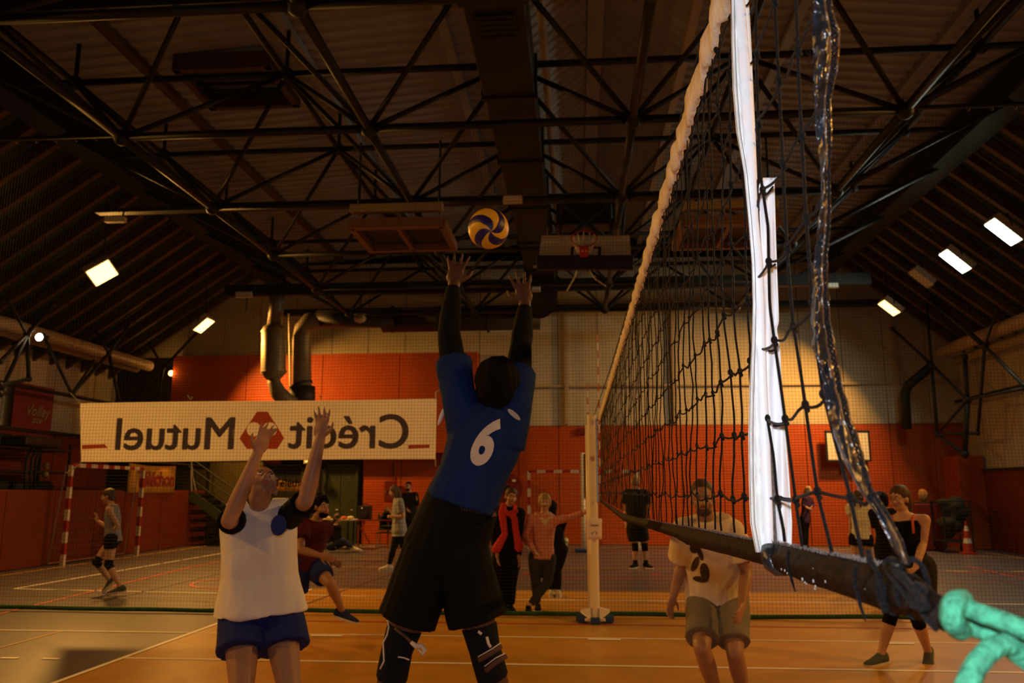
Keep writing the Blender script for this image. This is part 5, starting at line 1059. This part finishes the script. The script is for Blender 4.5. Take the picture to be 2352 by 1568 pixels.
def flat_fit(body, u0, v0, u1, v1, m, mirror, par, Yp_, name='lettering', bold=.02):
    return flat_fit_(body, u0, v0, u1, v1, m, mirror, par, Yp_, name, bold)
def embolden(o, b_):
    me = o.data; vs = [v.co.copy() for v in me.vertices]; fs = [tuple(p.vertices) for p in me.polygons]; B_ = MB()
    for dx, dy in ((0, 0), (-b_, 0), (b_, 0), (0, -b_*.6), (0, b_*.6), (-b_*.7, b_*.4), (b_*.7, -b_*.4), (-b_*.7, -b_*.4), (b_*.7, b_*.4)): B_.add([v+Vector((dx, dy, (dx+dy)*.01)) for v in vs], fs)
    m2 = bpy.data.meshes.new(me.name); m2.from_pydata([tuple(v) for v in B_.v], [], B_.f); m2.materials.append(me.materials[0]); o.data = m2; return o
def flat_fit_(body, u0, v0, u1, v1, m, mirror, par, Yp_, name, bold):
    """text fitted into a rectangle of the banner (metres come from the survey of its corners)"""
    A, B = aY(u0, v1, Yp_), aY(u1, v0, Yp_); o = text_mesh(name, body, 1, m, (0, 0, 0), Matrix.Identity(3), None, bold=0, extrude=0); embolden(o, bold)
    xs = [v.co.x for v in o.data.vertices]; ys_ = [v.co.y for v in o.data.vertices]; lx, hx, ly, hy = min(xs), max(xs), min(ys_), max(ys_)
    for v in o.data.vertices:
        a_ = (v.co.x-lx)/(hx-lx); a_ = 1-a_ if mirror else a_; v.co = Vector((A.x+(B.x-A.x)*a_, Yp_, A.z+(B.z-A.z)*(v.co.y-ly)/(hy-ly)))
    attach(o, par); return o
for tx_, bb_ in (('Mutuel', (258, 957, 540, 1034)), ('Crédit', (660, 949, 938, 1031))): o = flat_fit(tx_, *bb_, M_bt, True, ban, YBn-.035, bold=.022); decal(o, ban, off=.002, sub=False)
def poly(pts, m, name, par, Y_):
    b = MB(); P_ = [aY(u, v, Y_) for u, v in pts]; b.add(P_, [tuple(range(len(P_)))[::-1]]); o = b.obj(name, m, par); decal(o, par, off=.003 if 'disc' in name else .002); return o
lz = lambda x, y: (540+x/13.07, 930+y/13.07)
hexp = [(640, 190), (960, 190), (1290, 700), (1465, 990), (1260, 1310), (340, 1310), (120, 1000), (330, 660)]
def inside(x, y):
    c = False
    for (x0, y0), (x1, y1) in zip(hexp, hexp[1:]+hexp[:1]):
        if (y0 > y) != (y1 > y) and x < (x1-x0)*(y-y0)/(y1-y0)+x0: c = not c
    return c and all((x-cx_)**2+(y-cy_)**2 > 215**2 for cx_, cy_ in ((550, 728), (1030, 728), (790, 1112)))
eb = MB(); st__ = 11
for gx in range(110, 1480, st__):
    for gy in range(180, 1320, st__):
        if inside(gx+st__/2, gy+st__/2): eb.add([aY(*lz(gx, gy), YBn-.035), aY(*lz(gx+st__, gy), YBn-.035), aY(*lz(gx+st__, gy+st__), YBn-.035), aY(*lz(gx, gy+st__), YBn-.035)], [(3, 2, 1, 0)])
em = eb.obj('emblem', M_br, ban); decal(em, ban, off=.002, sub=False)
for q in (((185, 1021), (236, 1019), (243, 1028), (185, 1031)), ((936, 1021), (985, 1020), (985, 1028), (936, 1030)), ): poly(q, M_br, 'bar', ban, YBn-.035)
for pts in (((160, 901), (185, 926)), ((185, 1058), (185, 1066), (152, 1086)), ((431, 907), (437, 917), (442, 911)), ((440, 1058), (439, 1090), (441, 1127)), ((440, 1060), (443, 1095), (450, 1126)), ((733, 908), (740, 916)), ((1001, 917), (1001, 900), (1024, 888), (1040, 875)), ((1000, 1054), (1000, 1070))):
    MB().tube([aY(u, v, YBn-.04) for u, v in pts], .008, 5).obj('cord', M_cream, ban)

# ================================================================ left gallery: upper red wall, storage racks, posters
b = MB()
for i in range(9): attach(MB().box((-14.36, 1.5+2.7*i, 2.3), (.1, 2.66, 1.5)).obj('wall_panel', M_red), outer)
struct(MB().box((-14.3, 12, 3.1), (.14, 25, .09)).obj('trim_4', M_black)); struct(MB().box((-12.7, 7.5, 1.2), (2.75, 33, .1)).obj('floor_gallery', M_green))
M_mat_ = mat('mat_dark', (.02, .028, .02), .7, noise_amt=.3)
for k, (y0, y1, lab) in enumerate(((13.9, 16.6, 'dark storage rack with rolled mats in the left gallery, nearest the left edge'), (17.2, 20.6, 'dark storage rack with rolled mats in the left gallery, behind the banner corner'))):
    t = thing('storage_rack', (-13.5, (y0+y1)/2, 1.25), lab, 'rack')
    for y in (y0, y1):
        for x in (-13.9, -13.1): MB().box((x, y, 2.0), (.06, .06, 1.5)).obj('post', M_black, t)
    for z in (1.45, 2.0, 2.55): MB().box((-13.5, (y0+y1)/2, z), (.9, y1-y0, .06)).obj('shelf', M_black, t)
    n = 4
    for i in range(n):
        y = y0+(y1-y0)*(i+.5)/n
        for z in (1.65, 2.72):
            m = MB().tube([(-13.5, y-.26, z), (-13.5, y+.26, z+.01*(i % 2))], .13+.015*((i*7+k) % 3), 12).obj('rolled_mat', M_mat_, smooth=True); tag(m, 'rolled dark mat, %s on the %s shelf of the %s gallery rack' % (('first from the left', 'second from the left', 'third from the left', 'fourth from the left')[i], 'lower' if z < 2 else 'top', ('nearer', 'farther')[k]), 'mat', 'rolled mats on the gallery racks')
t = thing('vaulting_table', (-12.4, 15.2, 1.25), 'dark gym table with curved crossed legs standing in the left gallery', 'gym apparatus')
q = aX(72, 1040, -12.2); MB().box((q.x, q.y, 2.62), (.6, 1.3, .22)).obj('padded_top', M_black, t, bevel=.05)
for s_ in (-.13, .05, .2): MB().tube([(q.x, q.y+s_+.12, 2.5), (q.x, q.y+s_, 2.25), (q.x, q.y+s_, 1.75), (q.x, q.y+s_+.16, 1.27)], .035, 8).obj('leg', M_black, t, smooth=True)
for u, v, lab in ((106, 1070, 'small yellowish ball beside the curved legs in the left gallery, upper one'), (104, 1090, 'small yellowish ball beside the curved legs in the left gallery, lower one')):
    p = aX(u, v, -12.0); tag(MB().ball(p, .075, 10, 8).obj('ball', mat('old_yellow', (.25, .20, .04), .6), smooth=True), lab, 'ball')
# red volley poster on the outer wall and yellow banner on the gallery wall
YZ = Matrix(((0, 0, 1), (1, 0, 0), (0, 1, 0)))         # text plane -> facing +X, reading towards +Y
M_post_red = mat('poster_red', (.20, .018, .012), .7); M_pos_t = mat('poster_print', (.30, .24, .14), .7); M_yel = mat('banner_yellow', (.50, .26, .03), .7, noise_amt=.15, noise_scale=3); M_tl = mat('banner_print_crimson', (.22, .015, .015), .7)
a = aX(26, 985, -14.2); c = aX(125, 905, -14.2)
po = MB().box((-14.22, (a.y+c.y)/2, (a.z+c.z)/2+.1), (.02, c.y-a.y, 1.15)).obj('poster', M_post_red); tag(po, 'dark red poster with slanted pale word Volley high on the left wall', 'poster')
def on_x(body, X, u0, v0, u1, v1, m, par, bold=.02, shear=0.):
    A, B = aX(u0, v1, X), aX(u1, v0, X); A.z = aX(u0, v1, X).z; o = text_mesh('lettering', body, 1, m, (0, 0, 0), Matrix.Identity(3), None, bold=bold, extrude=0, shear=shear)
    xs = [v.co.x for v in o.data.vertices]; ys_ = [v.co.y for v in o.data.vertices]; lx, hx, ly, hy = min(xs), max(xs), min(ys_), max(ys_); hz = abs(aX(u0, v0, X).z-A.z)
    for v in o.data.vertices: v.co = Vector((X, A.y+(B.y-A.y)*(v.co.x-lx)/(hx-lx), A.z+hz*(v.co.y-ly)/(hy-ly)))
    attach(o, par); return o
on_x('Volley', -14.19, 61, 928, 118, 960, M_pos_t, po, .01, .3); on_x('pte', -14.19, 72, 957, 98, 975, M_pos_t, po, .01, .3)
a = aX(297, 1130, -11.05); c = aX(410, 1068, -11.05); rr = [[Vector((-11.105+.012*math.sin(i*.9), a.y+(c.y-a.y)*i/12, 1.50+(aX(297, 1062, -11.0).z-1.50)*j/4-(.05*math.sin(i/12*PI) if j == 4 else 0))) for i in range(13)] for j in range(5)]
by = MB().loft([r+[p+Vector((-.012, 0, 0)) for p in reversed(r)] for r in rr]).obj('banner', M_yel, smooth=True); tag(by, 'small yellow banner with crimson word Téléthon on the left gallery wall', 'banner')
on_x('Téléthon', -11.08, 313, 1080, 402, 1117, M_tl, by, .03)
tag(MB().tube([(-11.1, 18, 2.28), (-11.1, 23.9, 2.28)], .03, 8).obj('handrail', M_black), 'black handrail behind the small yellow banner', 'rail')
for y in (19, 21, 23): pass
# sagging yellow banner by the back doors
rr = [[aY(598+ (142)*i/14, (1076+ (14*i/14) + 26*math.sin(i/14*PI*.95)) if j == 3 else (1120-(3-j)*0+14*math.sin(i/14*PI)*.6+ (-28 if j == 0 else -14 if j == 1 else -6)*0 - j*6), 19.6)+Vector((0, .05*math.sin(i), 0)) for i in range(15)] for j in range(4)]
by2 = MB().loft([[p for p in r]+[p+Vector((0, .015, 0)) for p in reversed(r)] for r in rr]).obj('banner', M_yel, smooth=True); tag(by2, 'yellow banner sagging between supports in front of the back doors', 'banner')
flat_fit('Téléthon', 630, 1100, 712, 1118, M_tl, False, by2, 19.5, bold=.03)
for u in (600, 738): tag(MB().tube([aY(u, 1078, 19.65), Vector((aY(u, 1078, 19.65).x, 19.65, 0))], .055, 8).obj('banner_stand', M_black), 'thin dark stand holding the %s end of the sagging yellow banner' % ('left' if u < 650 else 'right'), 'stand')

# stairs and window at the back left
olive = mat('wall_olive', (.10, .075, .02), .6, noise_amt=.15)
attach(MB().box((-10.9, YB-.2, 1.32), (2.9, .3, 2.64)).obj('wall_panel', olive), wall_back)
wn = struct(MB().box((-11.6, YB-.40, 2.35), (1.05, .08, .12)).obj('window_1', M_black))
for (dx, dz, sx, sz) in ((-.5, -.45, .07, .95), (.5, -.45, .07, .95), (0, -.9, 1.05, .07)): attach(MB().box((-11.6+dx, YB-.40, 2.35+dz), (sx, .08, sz)).obj('window_frame', M_black), wn)
attach(MB().box((-11.6, YB-.37, 1.9), (.95, .03, .85)).obj('pane', mat('pane_dim', (.07, .06, .025), .15)), wn)
t = thing('stair', (-9.9, 23.4, 0), 'dark stair with black handrails descending to the right of the left gallery', 'stairs')
for i in range(9): MB().box((-11.0+.24*i, 23.9, 1.45-.17*i), (.27, 1.1, .05)).obj('step', M_black, t)
for yy in (23.3, 24.4): MB().beam((-11.1, yy, 1.45), (-8.95, yy, -.0), .05, .26).obj('stringer', M_green, t)
for dz in (.45, .75, 1.02): MB().tube([(-11.2, 23.3, 1.5+dz), (-9.0, 23.3, dz+.05)], .022, 6).obj('handrail', M_black, t)
for i in range(4): x = -11.1+.66*i; MB().tube([(x, 23.3, 1.45-.67*.66*i*1.0), (x, 23.3, 2.52-.67*.66*i)], .02, 6).obj('baluster', M_black, t)

# ================================================================ handball goals
M_gr = mat('goal_red', (.34, .025, .015), .45); M_gw = mat('goal_white', (.62, .52, .36), .45)
def striped(t, a, c, n, w_, first=0):
    a = Vector(a); c = Vector(c)
    for i in range(n): MB().beam(a.lerp(c, i/n), a.lerp(c, (i+1)/n), w_, w_).obj('red_section' if (i+first) % 2 else 'white_section', M_gr if (i+first) % 2 else M_gw, t)
def goal(P0, P1, back, lab, netc, h=2.08, w_=.08):
    P0 = Vector(P0); P1 = Vector(P1); back = Vector(back); t = thing('handball_goal', (P0+P1)/2, lab, 'goal'); up3 = Vector((0, 0, h))
    striped(t, P0, P0+up3, 9, w_, 0); striped(t, P1, P1+up3, 9, w_, 0); striped(t, P0+up3, P1+up3, 13, w_, 1)
    for p in (P0, P1): MB().tube([p+up3, p+up3+back*.35, p+back+Vector((0, 0, .04))], .010, 6).obj('net_bracket', M_steel, t)
    MB().tube([P0+back+Vector((0, 0, .04)), P1+back+Vector((0, 0, .04))], .018, 6).obj('ground_bar', M_steel, t)
    b = MB(); n = 26
    for i in range(n+1): p = P0.lerp(P1, i/n); b.tube([p+up3, p+up3+back*.35+Vector((0, 0, -.05)), p+back+Vector((0, 0, .04))], .004, 3, False)
    for j in range(14): q_ = j/14; off = back*(.35+.65*q_)+Vector((0, 0, h*(1-q_)-.02)); b.tube([P0+off, P1+off], .004, 3, False)
    stuff(b.obj('goal_net', netc, t)); return t
goal((-10.75, 17.0, 0), (-10.75, 19.95, 0), (-.32, 0, 0), 'red and white handball goal standing against the left red wall', M_mesh)
ga = aZ(1213, 1262); goal((ga.x, 23.2, 0), (ga.x+3.0, 23.2, 0), (0, 1.0, 0), 'red and white handball goal in front of the back wall behind the net post', mat('goal_net_cord', (.42, .25, .12), .7))
# ================================================================ odds and ends along the back wall
M_reel = mat('reel_red', (.15, .012, .008), .5)
q = aY(1166, 1122, YB-.3); t = thing('hose_reel', q, 'dark red round hose reel on the wall behind the woman with the red scarf', 'hose reel')
MB().tube([q+Vector((0, .22, 0)), q], .44, 28).obj('drum', M_reel, t); MB().tube([q+Vector((0, 0, 0)), q-Vector((0, .05, 0))], .11, 16).obj('hub', M_black, t)
for a_ in (.9, 1.9, 2.6, 3.5, 4.7): MB().box(q+Vector((.30*math.cos(a_), -.02, .30*math.sin(a_))), (.10, .02, .07)).obj('marker', M_gw, t)
q = aY(897, 1128, YB-.25); t = thing('fire_cabinet', q, 'dark red box on the orange wall left of the woman in grey', 'cabinet')
MB().box(q, (.34, .22, .62)).obj('case', M_reel, t, bevel=.02); MB().box(q-Vector((.11, .12, 0)), (.03, .03, .1)).obj('handle', M_steel, t)
q = aY(1337, 990, YB-.1); tag(MB().box(q, (.24, .06, .18)).obj('wall_sign', M_reel), 'tiny dark red sign high on the orange wall left of the post top', 'sign')
q = aY(707, 1060, YB-.6); t = thing('exit_light', q, 'small lit exit lamp above the back doors under the white banner', 'lamp'); MB().box(q, (.22, .1, .10)).obj('case', M_cream, t); MB().tube([q, q+Vector((0, .12, .4))], .02, 6).obj('stem', M_black, t); MB().box(q-Vector((0, .06, 0)), (.12, .02, .05)).obj('lit_window', glow('exit_glow', (1, .5, .1), 1.5), t)
# table with its clutter
def table(x0, x1, y, h, d, mt, ml, lab):
    t = thing('folding_table', ((x0+x1)/2, y, 0), lab, 'table'); MB().box(((x0+x1)/2, y, h), (x1-x0, d, .035)).obj('tabletop', mt, t, bevel=.005)
    for x in (x0+.1, x1-.1):
        for s_ in (-1, 1): MB().beam((x, y+s_*(d/2-.06), 0), (x, y+s_*(d/2-.06), h), .035, .035).obj('leg', ml, t)
    MB().beam((x0+.1, y-d/2+.06, h-.1), (x1-.6, y-d/2+.06, .12), .05, .03).obj('brace', ml, t); return t
p0_ = aY(668, 1193, 22.6); p1_ = aY(815, 1193, 22.6); table(p0_.x, p1_.x, 22.6, p0_.z, .7, M_cream, M_black, 'long low table with pale top behind the running player')
p2_ = aY(822, 1194, 23.4); p3_ = aY(905, 1194, 23.4); table(p2_.x, p3_.x, 23.4, p2_.z, .7, M_red, M_orange, 'red table carrying the black loudspeaker left of the woman in grey')
q = aY(838, 1192, 23.4); t = thing('loudspeaker', q, 'black boxy loudspeaker with handle standing on the red table', 'loudspeaker'); q.z = p2_.z+.02
MB().box(q+Vector((0, 0, .19)), (.34, .3, .38)).obj('case', M_black, t, bevel=.02); MB().tube([q+Vector((0, -.155, .16)), q+Vector((0, -.165, .16))], .11, 16).obj('woofer', M_duct, t); MB().tube([q+Vector((-.08, 0, .38)), q+Vector((-.07, 0, .43)), q+Vector((.07, 0, .43)), q+Vector((.08, 0, .38))], .012, 6).obj('handle', M_black, t); MB().ball(q+Vector((-.05, -.155, .31)), .022, 8, 6).obj('tweeter', M_white, t)
q = aY(870, 1192, 23.3); tag(MB().tube([Vector((q.x, q.y, p2_.z+.018)), Vector((q.x, q.y, p2_.z+.15)), Vector((q.x, q.y, p2_.z+.2))], [.035, .035, .013], 10).obj('bottle', M_green), 'dark bottle standing on the red table right of the loudspeaker', 'bottle')
for i, u in enumerate((676, 690, 752, 772, 790, 803)):
    q = aY(u, 1192, 22.5); m = [C_white, C_shoew, C_cream, C_white, C_orstrap, C_cream][i]; tag(MB().ball(Vector((q.x, 22.5+.1*(i % 2), p0_.z+.06)), .10, 10, 7, (1, .8, .42)).obj('plate_stack' if i % 2 else 'folded_cloth', m, smooth=True), 'small pale bundle on the long pale-topped table, %s from the left' % ('first', 'second', 'third', 'fourth', 'fifth', 'sixth')[i], 'bundle', 'bundles on the long table')
t = thing('stacked_chairs', aY(878, 1250, 23.2), 'dark heap of stacked chairs beside the red table, behind the woman in grey', 'chairs')
for i in range(3):
    q = aY(884+5*i, 1250, 23.0); MB().box(Vector((q.x, 23.0, .42+.09*i)), (.42, .4, .03)).obj('seat', M_green, t); MB().box(Vector((q.x, 23.2, .68+.09*i)), (.42, .03, .35)).obj('backrest', M_green, t)
for dx in (-.18, .18):
    for dy in (-.18, .18): q = aY(884, 1250, 23.0); MB().tube([(q.x+dx, 23.0+dy, 0), (q.x+dx, 23.0+dy, .42)], .014, 6).obj('leg', M_steel, t)
# cart with nets and balls at the right end
q0 = aY(2150, 1150, 22.6); q1 = aY(2212, 1150, 22.6); t = thing('equipment_cart', ((q0.x+q1.x)/2, 22.6, 0), 'dark wire cart heaped with gear against the back right wall', 'cart')
zt = q0.z; cxx = (q0.x+q1.x)/2; wd = q1.x-q0.x
for z in (.28, zt): 
    for a_, c_ in (((-wd/2, -.35), (wd/2, -.35)), ((wd/2, -.35), (wd/2, .35)), ((wd/2, .35), (-wd/2, .35)), ((-wd/2, .35), (-wd/2, -.35))): MB().tube([(cxx+a_[0], 22.6+a_[1], z), (cxx+c_[0], 22.6+c_[1], z)], .02, 6).obj('rail', M_black, t)
for sx_ in (-1, 1):
    for sy_ in (-1, 1): MB().tube([(cxx+sx_*wd/2, 22.6+sy_*.35, .12), (cxx+sx_*wd/2, 22.6+sy_*.35, zt)], .02, 6).obj('post', M_black, t); MB().tube([(cxx+sx_*wd/2-.02, 22.6+sy_*.35, .06), (cxx+sx_*wd/2+.02, 22.6+sy_*.35, .06)], .06, 12).obj('wheel', M_black, t)
b = MB(); 
for i in range(12): b.tube([(cxx-wd/2+wd*i/11, 22.25, .28), (cxx-wd/2+wd*i/11, 22.25, zt)], .006, 4)
for i in range(7): b.tube([(cxx-wd/2, 22.25, .28+(zt-.28)*i/6), (cxx+wd/2, 22.25, .28+(zt-.28)*i/6)], .006, 4)
stuff(b.obj('wire_side', M_black, t)); MB().box((cxx, 22.6, .3), (wd, .7, .03)).obj('floor_tray', M_black, t)
b = MB()
for i in range(16): b.ball((cxx+random.uniform(-.35, .35)*wd*.9, 22.6+random.uniform(-.2, .2), .48+random.uniform(0, zt-.45)), random.uniform(.14, .2), 10, 7, (1.1, 1, .9))
tag(fuse(b, 'gear_heap', mat('gear_dark', (.022, .020, .012), .8, noise_amt=.5, noise_scale=4), None, .03, 2, fold=.03, fscale=4), 'dark heap of nets and bags lying in the wire cart', 'gear')
q = aY(2136, 1152, 22.9); t = thing('gym_bench', (q.x, 23.3, 0), 'dark red padded block left of the wire cart with a pale bag on it', 'block'); MB().box((q.x, 23.3, .62), (.75, .7, 1.2)).obj('block', M_reel, t, bevel=.03); MB().box((q.x, 23.3, 1.24), (.7, .65, .05)).obj('top_pad', M_black, t, bevel=.02)
b = MB().ball((q.x-.05, 23.2, 1.42), .14, 12, 9, (.9, .7, 1.25)); tag(fuse(b, 'cloth_bag', mat('bag_ochre', (.35, .16, .04), .8), None, .02, 1, fold=.02, fscale=10), 'small ochre cloth bag standing on the dark red block', 'bag')
q = aZ(2222, 1247); t = thing('traffic_cone', (q.x, 22.0, 0), 'red and white traffic cone right of the wire cart', 'cone'); x_ = aY(2222, 1240, 22.0).x
MB().box((x_, 22.0, .02), (.32, .32, .04)).obj('base', M_gr, t, bevel=.01)
for i, (z0, z1, r0, r1, m) in enumerate(((.04, .26, .13, .10, M_gr), (.26, .38, .10, .083, M_gw), (.38, .56, .083, .055, M_gr), (.56, .68, .055, .038, M_gw), (.68, .80, .038, .02, M_gr))): MB().tube([(x_, 22.0, z0), (x_, 22.0, z1)], [r0, r1], 16).obj('red_section' if i % 2 == 0 else 'white_section', m, t)
# bottles and bags on the floor behind the spectators
for (u, v, Y, lab, m) in ((1288, 1262, 18.5, 'plastic bag with bottles on the floor right of the pink sweater', mat('bag_pale', (.30, .30, .16), .4)), ):
    q = aZ(u, v+8); t = thing('shopping_bag', q, lab, 'bag'); b = MB(); b.ball(q+Vector((0, 0, .17)), .17, 12, 8, (1, .7, 1)); b.ball(q+Vector((.1, 0, .3)), .09, 10, 7); fuse(b, 'bag_body', m, t, .02, 1, fold=.025, fscale=9); MB().tube([q+Vector((-.1, 0, .3)), q+Vector((-.03, 0, .42)), q+Vector((.06, 0, .32))], .01, 6).obj('bag_handle', m, t)
for (u, v, lab) in ((1272, 1323, 'clear plastic bottle standing on the court floor behind the pink sweater woman'),):
    q = aZ(u, v); t = thing('water_bottle', q, lab, 'bottle'); k = 1.0; MB().tube([q, q+Vector((0, 0, .20)), q+Vector((0, 0, .25)), q+Vector((0, 0, .28))], [.042, .042, .016, .014], 12).obj('bottle_body', mat('bottle_clear', (.45, .48, .35), .15), t, smooth=True); MB().tube([q+Vector((0, 0, .28)), q+Vector((0, 0, .30))], .016, 10).obj('cap', M_hem, t)
